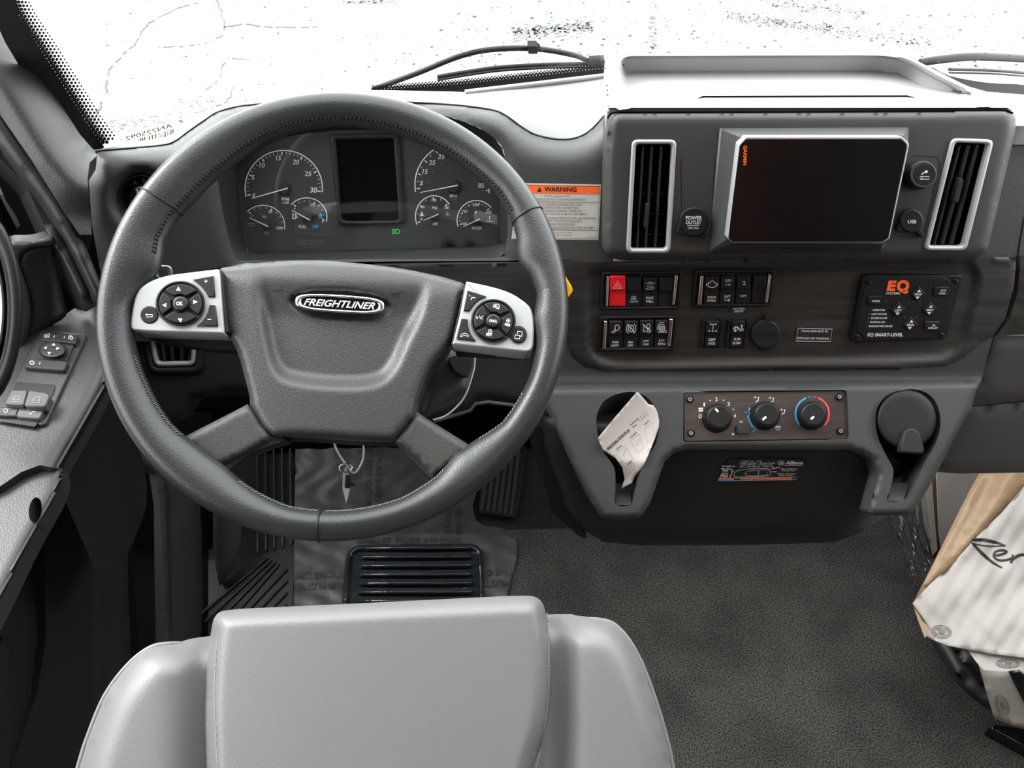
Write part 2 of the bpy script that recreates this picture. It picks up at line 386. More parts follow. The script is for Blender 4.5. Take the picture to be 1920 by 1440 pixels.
# ---------------------------------------------------------------- the planes of the cab
BP = PL((0, .84, .81), 20)                      # dash face
GP = PL(BP.at(690, 400, -.045), 26)             # instrument faces
HF = BP.moved(.035)                             # centre housing face
WD = BP                                         # wood trim
tz = HF.at(1400, 210).z
HT = PL((0, 1, tz), n=(0, 0, 1))                # top of centre housing
DT = PL((0, 1, 1.045), n=(0, 0, 1))             # dash top
LP = PL(BP.at(1430, 717, .03), 47)              # climate panel
KP = PL(LP.at(1430, 845, -.03), 12)             # knee bolster under it
FL = PL((0, 0, 0), n=(0, 0, 1))
GA, GB = px(188, 281, 1.10), px(1135, 142, 1.19)
gd = (GB-GA).normalized(); GN = gd.cross(Vector((0, -.62, .78)))*-1
GN = gd.cross(Vector((0.0, -.62, .78))).normalized()
if GN.y > 0: GN = -GN
GL = PL(GA, n=GN)                               # windshield pane
# ================================================================ SETTING
mb = MB(); mb.add([(-30, .95, -1), (30, .95, -1), (30, 40, -1), (-30, 40, -1)], [(0, 1, 2, 3)], False)
M['ground'] = mat('wet_concrete', (.125, .127, .124), .55, bump=.3, scale=60, kind='noise', var=.02, vscale=2)
o = mb.build('ground_outside', 'ground', kind='structure'); o['label'] = 'pale wet cracked concrete lot outside the windshield'
M['crack'] = mat('crack_dirt', (.078, .08, .066), .9)
M['stain'] = mat('wet_stain', (.098, .099, .097), .5)
OG = PL((0, 5, -1), n=(0, 0, 1)); mb = MB()
def crack(pts, w0, amp=3.0):
    amp *= 1.7; w0 *= 1.1
    out = []
    for i in range(len(pts)-1):
        a, b = pts[i], pts[i+1]; L = math.hypot(b[0]-a[0], b[1]-a[1]); k = max(2, int(L/5))
        for j in range(k): out.append((a[0]+(b[0]-a[0])*j/k+random.uniform(-amp, amp), a[1]+(b[1]-a[1])*j/k+random.uniform(-amp, amp)*.6))
    out.append(pts[-1]); 
    for i in range(0, len(out)-1):
        if random.random() < .85: stroke(mb, OG, out[i:i+2], w0*random.uniform(.6, 1.5), .004)
crack([(290, 38), (275, 45), (250, 85), (232, 97), (205, 130), (198, 160), (200, 175), (175, 222)], 3, 1.5)
crack([(405, -10), (412, 15), (420, 35), (420, 50)], 2.4, 1.5)
crack([(420, 50), (455, 44), (505, 50), (595, 50)], 1.8, 1)
crack([(420, 50), (415, 68), (385, 80), (345, 86), (290, 88)], 1.5, 1)
crack([(425, 105), (420, 120), (410, 145), (385, 170)], 2, 2)
crack([(290, 35), (340, 12), (370, 5)], 1.4, 1)
crack([(425, 108), (470, 112)], 1.2, 1); crack([(440, 160), (425, 190), (400, 200)], 1.2, 1.5)
mb.build('crack', 'crack', o, kind='stuff')
mb = MB()
def speck(x0, x1, yf, h, n, wd=2.4):
    for _ in range(n):
        x = random.uniform(x0, x1); y = yf(x)+random.gauss(0, h); a = random.uniform(-.6, .6); L = random.uniform(2, 7)
        stroke(mb, OG, [(x, y), (x+L*math.cos(a), y+L*math.sin(a))], wd*random.uniform(.4, 1), .004)
speck(958, 1110, lambda x: 62-(x-958)*.09, 7, 420)
speck(1215, 1230, lambda x: random.uniform(0, 100), 2, 110)
speck(1360, 1560, lambda x: 28+(x-1360)*.13, 5, 330)
speck(1540, 1745, lambda x: 50+(x-1540)*.16, 7, 260)
speck(1440, 1620, lambda x: 6+(x-1440)*.1, 6, 220)
speck(180, 340, lambda x: 240-(x-180)*.12, 9, 200, 1.6); speck(330, 480, lambda x: 195, 11, 120, 1.4)
speck(640, 740, lambda x: 3, 2, 70)
mb.build('wet_stain', 'stain', o, kind='stuff')

mb = MB(); g = densify([(-.95, -3, 0), (0, 0, 0)], 9) if 0 else None
mb.add([(-1.15, -3, 0), (1.25, -3, 0), (1.25, 1.16, 0), (-1.15, 1.16, 0)], [(0, 1, 2, 3)], False)
o = mb.build('floor', 'carpet', kind='structure'); o['label'] = 'dark charcoal carpet'
mb = MB(); box(mb, (-1.15, -3, 2.15), (1.25, .45, 2.2)); mb.build('ceiling', 'shell', kind='structure')
mb = MB(); box(mb, (-1.15, -3.05, 0), (1.25, -3, 2.2)); mb.build('wall_back', 'coachwood', kind='structure')
mb = MB(); box(mb, (1.2, -3, 0), (1.25, -.95, 2.15)); mb.build('trim_4', 'coachwood', kind='structure')
area('coach_wall_lamp', (.75, -1.9, 1.9), (0, math.radians(-60), 0), .2, .2, 14, (1, .62, .35))
for nm, xa, xb in (('wall_left', -1.2, -1.15), ('wall_right', 1.25, 1.3)):
    ys, za, zb = (-.35, 1.0, 1.85) if xa < 0 else (.2, 1.15, 1.6)
    mb = MB(); box(mb, (xa, -3, 0), (xb, ys, 2.2)); box(mb, (xa, ys, 0), (xb, 1.1, .80)); box(mb, (xa, ys, 0.8), (xb, .75, za)); box(mb, (xa, ys, zb), (xb, .75, 2.2))
    mb.build(nm, 'shell', kind='structure')
mb = MB(); box(mb, (-1.15, 1.16, 0), (1.25, 1.2, .70)); mb.build('wall_front', 'void', kind='structure')
# windshield pane
T0, T1 = GL.at(-260, -420), GL.at(2200, -420)
a0 = GL.at(185, 283); b0 = GL.at(1136, 143); cc = b0+(b0-a0)*1.0
up = Vector((0, -.62, .78)); up = (up-GN*up.dot(GN)).normalized()
mb = MB(); lo = [a0-(b0-a0).normalized()*.35-up*.02, b0-up*.02, cc-up*.02]; hi = [p+up*.85 for p in lo]
for off in (0, .005): mb.add([p-GN*off for p in lo+hi], [(0, 1, 4, 3), (1, 2, 5, 4)], False)
gw = mb.build('window_1', 'glass', kind='structure'); gw['label'] = 'rain-specked windshield pane'
mb = MB()   # frit bands
lf = [(-20, -30), (10, 30), (60, 105), (120, 195), (150, 238), (178, 280), (140, 300), (40, 200), (-60, 60), (-80, -30)]
lf2 = [(14, -30), (36, 30), (78, 95), (130, 178), (168, 238), (196, 276), (178, 290), (100, 230), (10, 80), (-40, -30)]
flat(mb, GL, lf2, .002)
bt = [(700, 169), (860, 158), (1000, 143), (1137, 128), (1141, 128), (1141, 152), (1137, 152), (870, 185), (720, 190)]
flat(mb, GL, bt, .002)
def dots(line, dirv, rows, sp, r0, ph=0):
    P = cr(line, False, 12); acc = 0; pos = []
    for i in range(len(P)-1):
        L = math.hypot(P[i+1][0]-P[i][0], P[i+1][1]-P[i][1]); t = (sp-acc) if acc else 0
        while t <= L: pos.append((P[i][0]+(P[i+1][0]-P[i][0])*t/L, P[i][1]+(P[i+1][1]-P[i][1])*t/L)); t += sp
        acc = (L-(t-sp)) % sp
        if acc == 0: acc = 1e-6
    for k, rk in enumerate(rows):
        for i in range(len(pos)-1):
            f = .5 if k % 2 else 0; x = pos[i][0]+(pos[i+1][0]-pos[i][0])*f+dirv[0]*(k+.5); y = pos[i][1]+(pos[i+1][1]-pos[i][1])*f+dirv[1]*(k+.5)
            flat(mb, GL, ell(x, y, rk*r0, n=8), .002)
dots([(14, -30), (36, 30), (78, 95), (130, 178), (168, 238), (196, 276)], (5.3, -3.2), (1.5, 1.28, 1.05, .85, .62), 7.4, 2.9)
dots([(700, 169), (860, 158), (1000, 143), (1137, 128)], (-.3, -3.1), (1.35, 1.05, .75), 6.2, 2.2)
mb.build('frit_band', 'frit', gw)
gr = PL((0, 0, 0), n=GL.n); GLR = DT.moved(.0)
mb = MB(); flat(mb, GL, cr([(1745, 126), (1780, 142), (1850, 155), (1925, 160), (1925, 178), (1850, 182), (1790, 172)], True, 3), .002)
mb.build('frit_band', 'frit', gw)
mb = MB()
def drops(n, xr, yr, s0, s1):
    for _ in range(n):
        x = random.uniform(*xr); y = random.uniform(*yr); s = random.choice((s0, s0, s1))*random.uniform(.6, 1.2); a = random.uniform(-.5, .1); e = []
        el = ell(x, y, s*1.5, s*.75, math.degrees(a), 8)
        loops(mb, [[GL.at(p, q, -.006) for p, q in el], [GL.at(p, q, -.0072) for p, q in scl(el, .6, (x, y))]])
drops(230, (1140, 1920), (0, 125), 1.3, 2.6); drops(110, (820, 1140), (0, 120), 1.2, 2.5); drops(60, (640, 1100), (60, 150), 1, 1.8)
drops(60, (200, 700), (0, 180), 1, 1.8); drops(60, (740, 1130), (95, 150), .9, 1.5); drops(40, (1740, 1920), (100, 150), 1, 1.6)
mb.build('raindrops', 'drop', gw, kind='stuff')
# wiper outside
def wiper(P, label, blade=None, hook=True, ra=.0042):
    GO = GL.moved(-.035); r = thing('windshield_wiper', label, 'wiper', GO.at(*P[len(P)//2]), 'wipers parked outside the windshield')
    mb = MB(); pts = cr(P, False, 8); tube(mb, [GO.at(*p) for p in pts], ra, 8); mb.build('wiper_arm', 'black', r)
    if blade:
        mb = MB(); tube(mb, [GO.at(*p) for p in cr(blade, False, 8)], .0034, 6); tube(mb, [GO.at(p[0], p[1]+6, -.004) for p in cr(blade, False, 8)], .0022, 6); mb.build('wiper_blade', 'black', r)
    if hook:
        mb = MB(); tube(mb, [GO.at(x, y) for x, y in ell(1002, 88, 9, 8, 0, 10, 0, 180)], .0016, 6)
        slab(mb, GL.moved(-.028), [(991, 87), (1008, 87), (1008, 101), (991, 101)], .001, -.008, b=0)
        mb.build('arm_hook', 'black', r); mb = MB()
        slab(mb, GL.moved(-.028), [(1106, 115), (1134, 113), (1134, 124), (1107, 125)], .001, -.008, b=1); mb.build('arm_clip', 'black', r)
    return r
wiper([(698, 168), (780, 138), (860, 106), (920, 93), (1000, 91), (1075, 103), (1112, 118), (1150, 128)], 'black wiper parked outside the glass in front of the steering wheel', [(820, 144), (880, 134), (940, 126), (1030, 121), (1134, 119)])
wiper([(1725, 118), (1760, 112), (1830, 106), (1925, 110)], 'black wiper outside the glass right of the centre housing', [(1780, 130), (1860, 132), (1925, 137)], False, .008)
# identification label on the glass, seen from behind
r = stick('windshield_label', 'white label low on the glass left of the wheel, reversed lettering and barcode', 'label', GL, [(228, 262), (330, 232), (345, 243), (330, 258), (240, 272)], 'backlit', .004)
mb = MB(); text(mb, GL, 'AN225092', 324, 239, 237, 264, 8, .0055, flip=True); mb.build('lettering', 'grey', r)
mb = MB(); x = 324.0
while x > 258:
    wv = random.choice((1, 1.4, 2.4)); yy = 242+(324-x)*.27; stroke(mb, GL, [(x, yy), (x+.6, yy+13-(324-x)*.11)], wv, .0055); x -= wv+1.2
mb.build('barcode', 'barcode', r)

# ================================================================ DASHBOARD
dash = thing('dashboard', 'grey moulded dashboard behind the steering wheel, across the whole cab', 'dashboard', (0.1, .9, .75))
seam = [(170, 300), (176, 288), (190, 283), (300, 273), (330, 264), (352, 248), (385, 225), (415, 208), (480, 196), (640, 190), (760, 192), (850, 197), (915, 205), (945, 215), (980, 240), (1010, 255), (1060, 262), (1100, 250), (1135, 215)]
seam = [(170, 305)] + cr(seam[1:], False, 4)
face = seam+[(1150, 215), (1150, 492), (1060, 488), (470, 492), (300, 520), (300, 640), (215, 640), (190, 520), (172, 420), (166, 330)]
hood = cr([(405, 300), (420, 262), (470, 225), (560, 205), (667, 200), (780, 205), (880, 232), (930, 262), (948, 300), (952, 380), (951, 445), (943, 470), (925, 484), (700, 486), (480, 488), (445, 484), (425, 430), (410, 350)], True, 3)
lsw = ell(262, 372, 44, 48, 0, 28)
def hface(x, y, d):
    ds = dpoly(x, y, seam, False); h = edge(ds, 58, .045)
    h += -.006*(1-sstep(-6, 14, sdf(x, y, scl(hood, 1.02))))
    h += .018*np.exp(-((x-1000)/60)**2)*0
    h -= .02*(1-sstep(0, 30, x-165))**2
    h -= .012*(1-sstep(0, 16, sdf(x, y, lsw)))
    return h
mb = MB(); relief(mb, BP, face, hface, 11, holes=[hood, lsw], back=-.09, hback=-.055); mb.build('cluster_surround', 'dash', dash)
mb = MB()   # funnel of the instrument hood
gl = cr([(450, 300), (478, 281), (527, 258), (600, 247), (667, 243), (760, 248), (840, 262), (905, 292), (932, 340), (933, 400), (932, 445), (924, 459), (700, 468), (484, 474), (466, 470), (456, 445), (450, 400), (448, 350)], True, 3)
A = [BP.at(*p, -.006) for p in hood]; 
def resamp(P, n):
    P = densify(P, 1.5); k = len(P); return [P[int(i*k/n)] for i in range(n)]
ho = resamp(hood, 90); gi = resamp(gl, 90)
import itertools
sft = min(range(90), key=lambda s: sum((ho[i][0]-gi[(i+s) % 90][0])**2+(ho[i][1]-gi[(i+s) % 90][1])**2 for i in range(0, 90, 5)))
gi = gi[sft:]+gi[:sft]
mids = [((a[0]*.25+b[0]*.75), (a[1]*.25+b[1]*.75)) for a, b in zip(ho, gi)]
hz_ = hface(np.array([p[0] for p in ho]), np.array([p[1] for p in ho]), None)
loops(mb, [[BP.at(*p, float(z)) for p, z in zip(ho, hz_)], [GP.at(*p, .018) for p in mids], [GP.at(*p, .004) for p in gi]], cap1=False)
mb.build('instrument_hood', 'dark', dash)
bx_ = [100, 190, 300, 345, 400, 480, 560, 640, 760, 860, 870, 1000, 1132, 1200]
by_ = [292, 279, 262, 240, 206, 186, 174, 168, 170, 172, 173, 156, 140, 140]
mb = MB(); rows = [[], [], [], [], [], []]
for x, y in [(168, 300)]+seam[1:]+[(1160, 215)]:
    A_ = BP.at(x, y, -.046); yb = min(float(np.interp(x, bx_, by_)), y-2); B_ = DT.at(x, yb); B_ = PL((0, max(B_.y, A_.y+.035), 0), n=(0, -1, 0)).at(x, yb)
    for k, (t, z) in enumerate(((0, 0), (.12, .2), (.3, .42), (.55, .68), (.8, .88), (1, 1))):
        p = A_+(B_-A_)*t; p.z = A_.z+(B_.z-A_.z)*z; rows[k].append(p)
n_ = len(rows[0]); mb.add([p for r_ in rows for p in r_], [(k*n_+i, k*n_+i+1, (k+1)*n_+i+1, (k+1)*n_+i) for k in range(5) for i in range(n_-1)]); mb.build('top_pad', 'dashlit', dash)
mb = MB(); tube(mb, [DT.at(x, y, .001) for x, y in [(872, 173), (1000, 158), (1135, 142)]], .0035, 6); mb.build('pad_trim', 'silver', dash)
mb = MB(); relief(mb, DT, [(1790, 160), (1780, 152), (1850, 172), (1925, 178), (2700, 190), (2700, 240), (1925, 236), (1890, 236), (1860, 220)], lambda x, y, d: -.004*np.ones_like(x), 40, back=-.03); mb.build('top_pad', 'dashlit', dash)
# right part of the dash
RP = BP.moved(-.01)
mb = MB(); relief(mb, RP, [(1820, 236), (1925, 236), (2700, 238), (2700, 480), (1912, 482), (1780, 486)], lambda x, y, d: edge(y-236, 46, .03), 16, back=-.03); mb.build('right_panel', 'dash', dash)
def gap(pl, P, wd, off): m_ = MB(); stroke(m_, pl, P, wd, off); m_.build('panel_gap', 'void', dash)
gap(RP, [(1925, 395), (1918, 420), (1908, 480)], 2.2, .0008); gap(BP.moved(.004), [(1907, 482), (1902, 540), (1885, 600), (1862, 632)], 2.4, .001)
gap(RP, [(1862, 632), (1852, 670), (1838, 712)], 2.4, .0075); gap(RP, [(1912, 483), (1925, 483)], 2, .0012)
mb = MB(); relief(mb, RP, [(1862, 632), (1880, 630), (2700, 621), (2700, 738), (1925, 751), (1824, 761), (1838, 712)], lambda x, y, d: .006+edge(d, 5, .004), 16, back=-.03); mb.build('glovebox_lid', 'lower', dash)
mb = MB(); relief(mb, PL(RP.at(1870, 757, .004), 24), [(1822, 763), (1925, 753), (2700, 740), (2700, 885), (1925, 886), (1800, 888), (1755, 885)], lambda x, y, d: edge(d, 4, .003), 16, back=-.03); mb.build('lower_right_panel', 'lower', dash)
# wood
wood_o = [(700, 498), (1100, 491), (1905, 482), (1907, 500), (1902, 545), (1885, 600), (1860, 634), (1835, 650), (1805, 675), (1775, 688), (1700, 694), (1400, 698), (1130, 699), (1095, 690), (1072, 670), (1050, 620), (880, 610), (700, 600)]
rec = rr([(1103, 508), (1818, 496), (1835, 520), (1800, 655), (1760, 672), (1140, 685), (1103, 660)], [20, 10, 30, 30, 30, 40, 30])
def hwood(x, y, d): return .004-.007*(1-sstep(-4, 6, sdf(x, y, rec)))+edge(d, 6, .004)+.004*(1-sstep(0, 10, y-(492-(x-1100)*.0125)))
mb = MB(); relief(mb, WD, wood_o, hwood, 9, back=-.02); mb.build('wood_trim', 'wood', dash)
mb = MB(); relief(mb, WD, [(1914, 483), (2700, 473), (2700, 620), (1925, 627), (1868, 630), (1892, 600), (1908, 550)], lambda x, y, d: .003+edge(d, 4, .003), 20, back=-.02); mb.build('wood_trim', 'wood', dash)
mb = MB(); relief(mb, BP, [(1010, 600), (1056, 620), (1074, 672), (1097, 688), (1132, 695), (1400, 694), (1700, 690), (1774, 684), (1803, 671), (1834, 646), (1862, 632), (1850, 675), (1837, 725), (1000, 736)], lambda x, y, d: .001+.006*sstep(706, 716, y), 10, back=-.03); mb.build('lower_band', 'lower', dash)
# knee panels left / column side
KL = BP.moved(-.02)
mb = MB()
lvh = rr([(283, 600), (360, 600), (352, 684), (303, 688)], 8)
relief(mb, PL(KL.at(350, 600), 30), [(215, 500), (470, 500), (640, 620), (900, 560), (1060, 560), (1060, 720), (1000, 765), (915, 752), (893, 753), (885, 768), (820, 788), (640, 800), (470, 745), (430, 742), (370, 748), (340, 790), (260, 830), (215, 700)], lambda x, y, d: edge(d, 14, .012), 14, holes=[lvh], back=-.06, hback=-.05)
mb.build('knee_panel', 'doordark', dash)
mb = MB(); box(mb, (-.62, 1.14, .3), (.25, 1.155, .8)); mb.build('firewall_shade', 'void', dash)  # black sheet standing in for the shade behind the column

mb = MB(); relief(mb, PL(px(200, 400, 1.13), 10), [(150, 300), (280, 285), (280, 640), (120, 640)], None, 30, back=-.02); mb.build('gap_filler', 'dark', dash)  # dark filler added to block outside light between pillar and dash
mb = MB(); tube(mb, [BP.at(x, y, -.0435) for x, y in seam], .0016, 6); mb.build('seam_line', 'black', dash)
# left round headlight switch
r = thing('headlight_switch', 'round black headlight rotary switch recessed in the dash left of the wheel', 'switch', BP.at(262, 372, -.03))
mb = MB(); knob(mb, BP, 264, 372, [(46, -.05), (45, -.034), (42, -.030), (40, -.030)], 36, 1.08); mb.build('bezel', 'black', r)
mb = MB(); P1 = BP.moved(-.0285); loops(mb, [[P1.at(*p) for p in ell(264, 372, 41, 44, 0, 36)], [P1.at(*p) for p in ell(264, 372, 39.5, 42.5, 0, 36)]], cap1=False); mb.build('bright_ring', 'silver', r)
mb = MB(); knob(mb, BP, 262, 374, [(22, -.03), (21, -.018), (19, -.014)], 30, 1.05); mb.build('knob', 'black', r)
mb = MB(); slab(mb, BP.moved(-.014), rr([(252, 352), (266, 350), (276, 392), (260, 396)], 3), .009, 0, b=1.5); mb.build('grip', 'keygrey', r)
mb = MB(); text(mb, BP, 'A', 250, 346.5, 257, 346.5, 8, -.0285); text(mb, BP, '0', 267, 342.5, 272, 342.5, 8, -.0285)
stroke(mb, BP, [(257, 354), (259, 366)], 2, -.004)
for k in range(3): stroke(mb, BP, [(235, 394+k*3), (240, 393+k*3)], 1, -.0285)
mb.build('lettering', 'white', r)
# air vents ------------------------------------------------------------
def vent(name, label, pl, o, iw, slats, tab, trim, group, depth=.03, back=True, rear=True):
    r = thing(name, label, 'air vent', pl.at(*o[0]), group)
    oo = rr(o, 12, 5); ii = rr(inset(o, iw), 7, 5)
    mb = MB(); ring(mb, pl, oo, ii, .004, -.001, -.003, rnd=.0015); mb.build('bezel', trim, r)
    mb = MB(); top = [pl.at(*p, -.001) for p in ii]; loops(mb, [top, [q-pl.n*depth for q in top]], cap1=True); mb.build('vent_cavity', 'void', r)
    for a, b in slats:
        mb = MB(); A, B = pl.at(*a, -.004), pl.at(*b, -.004)
        sd = (B-A).cross(pl.n).normalized(); w1 = sd*.0013; dn = pl.n*.016
        loops(mb, [[A-w1-dn, A+w1-dn, A+w1, A-w1], [B-w1-dn, B+w1-dn, B+w1, B-w1]], cap0=True); mb.build('slat', 'dark', r)
    if rear:
        for t in (.12, .3, .48, .66, .84):
            a = [o[0][k]+(o[3][k]-o[0][k])*t for k in (0, 1)]; b = [o[1][k]+(o[2][k]-o[1][k])*t for k in (0, 1)]
            mb = MB(); A, B = pl.at(a[0]+iw, a[1], -.022), pl.at(b[0]-iw, b[1], -.022); dv = Vector((0, 0, .0012)); dn = pl.n*.006
            loops(mb, [[A-dv-dn, A+dv-dn, A+dv, A-dv], [B-dv-dn, B+dv-dn, B+dv, B-dv]], cap0=True); mb.build('cross_vane', 'black', r)
    if tab:
        mb = MB(); slab(mb, pl, rr(tab, 2), .004, -.006, b=1.2); mb.build('slider_tab', 'dark', r)
    return r
vL = [(1185, 262), (1269, 262), (1257, 475), (1174, 475)]
vR = [(1785, 259), (1864, 262), (1812, 470), (1732, 470)]
vent('air_vent', 'tall upright air vent left of the navigation screen, its slider tab low down', HF, vL, 8, [((1206, 274), (1195, 463)), ((1223, 274), (1211, 463)), ((1241, 274), (1229, 463))], [(1212, 383), (1219, 383), (1215, 428), (1208, 428)], 'silver', 'tall vents of the centre housing')
vent('air_vent', 'tall slanting silver-framed air vent right of the navigation screen', HF, vR, 8, [((1800, 272), (1752, 460)), ((1818, 272), (1768, 460)), ((1835, 272), (1785, 460))], [(1799, 334), (1807, 336), (1797, 380), (1789, 378)], 'silver', 'tall vents of the centre housing')
vent('footwell_vent', 'small silver-framed vent low on the dash left of the column', PL(KL.at(350, 600), 30).moved(.002), [(270, 600), (372, 600), (365, 686), (290, 688)], 8, [((298, 608), (307, 680)), ((316, 608), (323, 680)), ((335, 608), (340, 680))], None, 'silver', None, rear=False)
mb = MB(); ring(mb, PL(KL.at(350, 600), 30).moved(.002), rr([(255, 590), (385, 590), (380, 700), (280, 702)], 18, 5), rr([(269, 600), (373, 600), (366, 688), (289, 690)], 8, 5), .004, -.004, rnd=.002); mb.build('vent_surround', 'dark', dash)
# ================================================================ CENTRE HOUSING
hs = thing('centre_housing', 'charcoal raised centre housing with open top tray, holding screen and two vents', 'dash housing', HF.at(1500, 350))
fo = rr([(1143, 210), (1903, 206), (1905, 240), (1850, 478), (1815, 487), (1165, 489), (1132, 480), (1134, 300)], [22, 24, 8, 18, 20, 25, 18, 30], 5)
vLh = rr(inset(vL, 5), 7, 5); vRh = rr(inset(vR, 5), 7, 5)
mb = MB(); relief(mb, HF, fo, lambda x, y, d: edge(d, 20, .012), 9, holes=[vLh, vRh], back=-.06, hback=-.03); mb.build('front_panel', 'house', hs)
mb = MB()
to = [(1139, 208), (1135, 160), (1134, 118), (1142, 106), (1160, 101), (1200, 100), (1500, 99), (1660, 99), (1700, 104), (1735, 122), (1800, 155), (1860, 182), (1895, 200), (1898, 205), (1500, 207)]
tr = rr([(1166, 250), (1157, 125), (1170, 104), (1660, 102), (1705, 112), (1760, 145), (1850, 186), (1850, 250)], [4, 20, 14, 60, 40, 30, 4, 4], 4)
def htop(x, y, d):
    return -.032*(1-sstep(-16, 2, sdf(x, y, tr)))*(1-sstep(0, 34, y-158)) + edge(d, 5, .006)
relief(mb, HT, to, htop, 5, back=-.07, feat=[inset(tr, 16), inset(tr, 11), inset(tr, 6), inset(tr, 1), inset(tr, -2)]); mb.build('top_tray', 'dashlit', hs)
mb = MB(); flat(mb, HT, [(1305, 186), (1318, 179.5), (1700, 178.5), (1722, 184), (1700, 182.5), (1320, 183.5)], .0012); mb.build('tray_slot', 'void', hs)
mb = MB(); tube(mb, [HF.at(x, y, -.009) for x, y in [(1139, 222), (1145, 213), (1158, 210), (1500, 209.5), (1885, 206.5), (1899, 212)]], .0012, 6); 
mb.build('top_seam', 'void', hs)
for P in ([(1278, 395), (1277, 300), (1285, 296)], [(1336, 400), (1340, 300)], rr([(1712, 292), (1758, 294), (1762, 310), (1732, 440), (1726, 444), (1675, 442)], 5)):
    mb = MB(); stroke(mb, HF, P, 1.2, .0004); mb.build('blank_outline', 'black', hs)
# display
r = thing('navigation_display', 'black glass navigation display in a faceted grey mount at centre of the dash', 'display', HF.at(1530, 360))
mb = MB(); o1 = [(1350, 241), (1352, 241), (1702, 239), (1704, 241), (1704, 262), (1664, 455), (1655, 472), (1652, 474), (1331, 474), (1329, 472)]
i1 = [(1388, 258), (1395, 255), (1694, 255), (1703, 268), (1703, 275), (1667, 449), (1655, 457), (1650, 458), (1372, 457), (1364, 448)]
ring(mb, HF, o1, i1, .002, -.002, .002)
loops(mb, [[HF.at(*p, .002) for p in scl(o1, .985)], [HF.at(*p, .019) for p in i1]], cap1=True, smooth=False); mb.build('mount', 'lower', r)
mb = MB(); slab(mb, HF, [(1452, 459), (1570, 459), (1553, 468), (1465, 468)], .01, .0, b=2); mb.build('mount_latch', 'black', r)
mb = MB(); dv = rr([(1386, 270), (1399, 256), (1692, 256), (1704, 268), (1704, 275), (1668, 447), (1656, 455), (1372, 455), (1364, 446)], 3, 3)
slab(mb, HF, dv, .031, .017, b=1.6, seg=3); mb.build('display_body', 'silver', r, bevel=0)
mb = MB(); slab(mb, HF, inset(rr([(1387, 272), (1399, 260), (1691, 260), (1701, 270), (1701, 276), (1666, 446), (1655, 453.5), (1373, 453.5), (1366, 446)], 3, 3), 0), .0318, .028, b=1); mb.build('screen', 'screen', r)
mb = MB(); text(mb, HF, 'GARMIN', 1394, 273, 1393, 310, 7, .0322, bold=.02); mb.build('lettering', 'orange', r)
# lighter, outlet, usb
r = thing('cigarette_lighter', 'round black cigarette lighter knob, upper right of the screen', 'lighter', HF.at(1730, 326))
mb = MB(); knob(mb, HF, 1722, 330, [(25, -.002), (26, .003), (26, .012), (24.5, .016), (21, .018)], 36); mb.build('knob_ring', 'black', r)
mb = MB(); LK = HF.moved(.016); knob(mb, HF, 1731, 327.5, [(25, .010), (25.5, .022), (24, .0245), (20.5, .0232)], 36); mb.build('collar', 'lower', r)  # collar in paler plastic to stand in for the rim highlight
mb = MB(); knob(mb, HF, 1733, 328, [(19.5, .022), (18.8, .0243)], 30); mb.build('button_face', 'black', r)
mb = MB(); stroke(mb, HF, [(1725, 331), (1742, 331), (1742, 336), (1725, 336)], 1.3, .0250, True); stroke(mb, HF, [(1729, 331), (1729, 336)], 1.1, .0250)
stroke(mb, HF, [(1728, 328), (1730, 325), (1735, 323)], 1.8, .0250); flat(mb, HF, ell(1736.5, 322, 3.2, 2.6, -30, 12), .0250); mb.build('lettering', 'white', r)
def cap(name, label, cat, x, y, rad, pl, lines, off0=0):
    r = thing(name, label, cat, pl.at(x, y))
    mb = MB(); knob(mb, pl, x, y, [(rad, 0), (rad, .007), (rad-1.5, .009), (rad-3, .0095)], 36)
    mb.build('cap', 'black', r)
    mb = MB(); slab(mb, pl, rr([(x-rad+1, y+2), (x-rad+9, y+12), (x-8, y+rad-1), (x-rad-1, y+rad-3), (x-rad-5, y+rad-8)], 4), .008, .001, b=1.5); mb.build('finger_lip', 'black', r)
    mb = MB(); slab(mb, pl, rr([(x+6, y+18), (x+14, y+14), (x+26, y+27), (x+20, y+33)], 2), .007, .001, b=1); mb.build('strap', 'black', r)
    mb = MB()
    for (s, x0, y0, x1, y1, h) in lines: text(mb, pl, s, x0, y0, x1, y1, h, .0098, bold=.02)
    return r, mb
r, mb = cap('power_outlet', 'round black power outlet cap between left vent and screen', 'power outlet', 1301, 416, 28, HF, [('POWER', 1286, 412, 1316, 412, 7), ('OUTLET', 1286, 420.5, 1315, 420.5, 7), ('12V-15A', 1290, 429.5, 1310, 429.5, 3.6)])
stroke(mb, HF, [(1289, 423), (1311, 423)], 1, .0098); mb.build('lettering', 'white', r)
r, mb = cap('usb_socket', 'round black socket cap marked USB, lower right of the screen', 'usb socket', 1709, 414, 23, HF, [('USB', 1702, 419, 1718, 419, 6.5)]); mb.build('lettering', 'white', r)
# warning sticker
WS = BP.moved(-.001)
wsc = [(990, 344), (1127, 346), (1122, 450), (959, 449), (962, 400)]
r = stick('warning_sticker', 'orange-headed white warning sticker on the dash right of the wheel', 'sticker', WS, [(972, 343), (1127, 346), (1122, 450), (959, 448)], 'label', .0012)
mb = MB(); flat(mb, WS, [(974, 346), (1125, 349), (1124, 364), (972, 362)], .0016); mb.build('header_band', 'orange', r)
mb = MB(); text(mb, WS, 'WARNING', 1020, 359, 1081, 360, 9, .002, bold=.03); flat(mb, WS, [(1007, 359.5), (1011.5, 350.5), (1016, 359.5)], .002)
for P in ([(974, 347), (1124.5, 349.5), (1120, 447.5), (962, 446)],): stroke(mb, WS, P, .8, .0018, True)
stroke(mb, WS, [(969, 378), (1122, 380)], .8, .0018); stroke(mb, WS, [(962, 430.5), (1121, 431.5)], .8, .0018)
mb.build('border', 'blackink', r)
mb = MB()
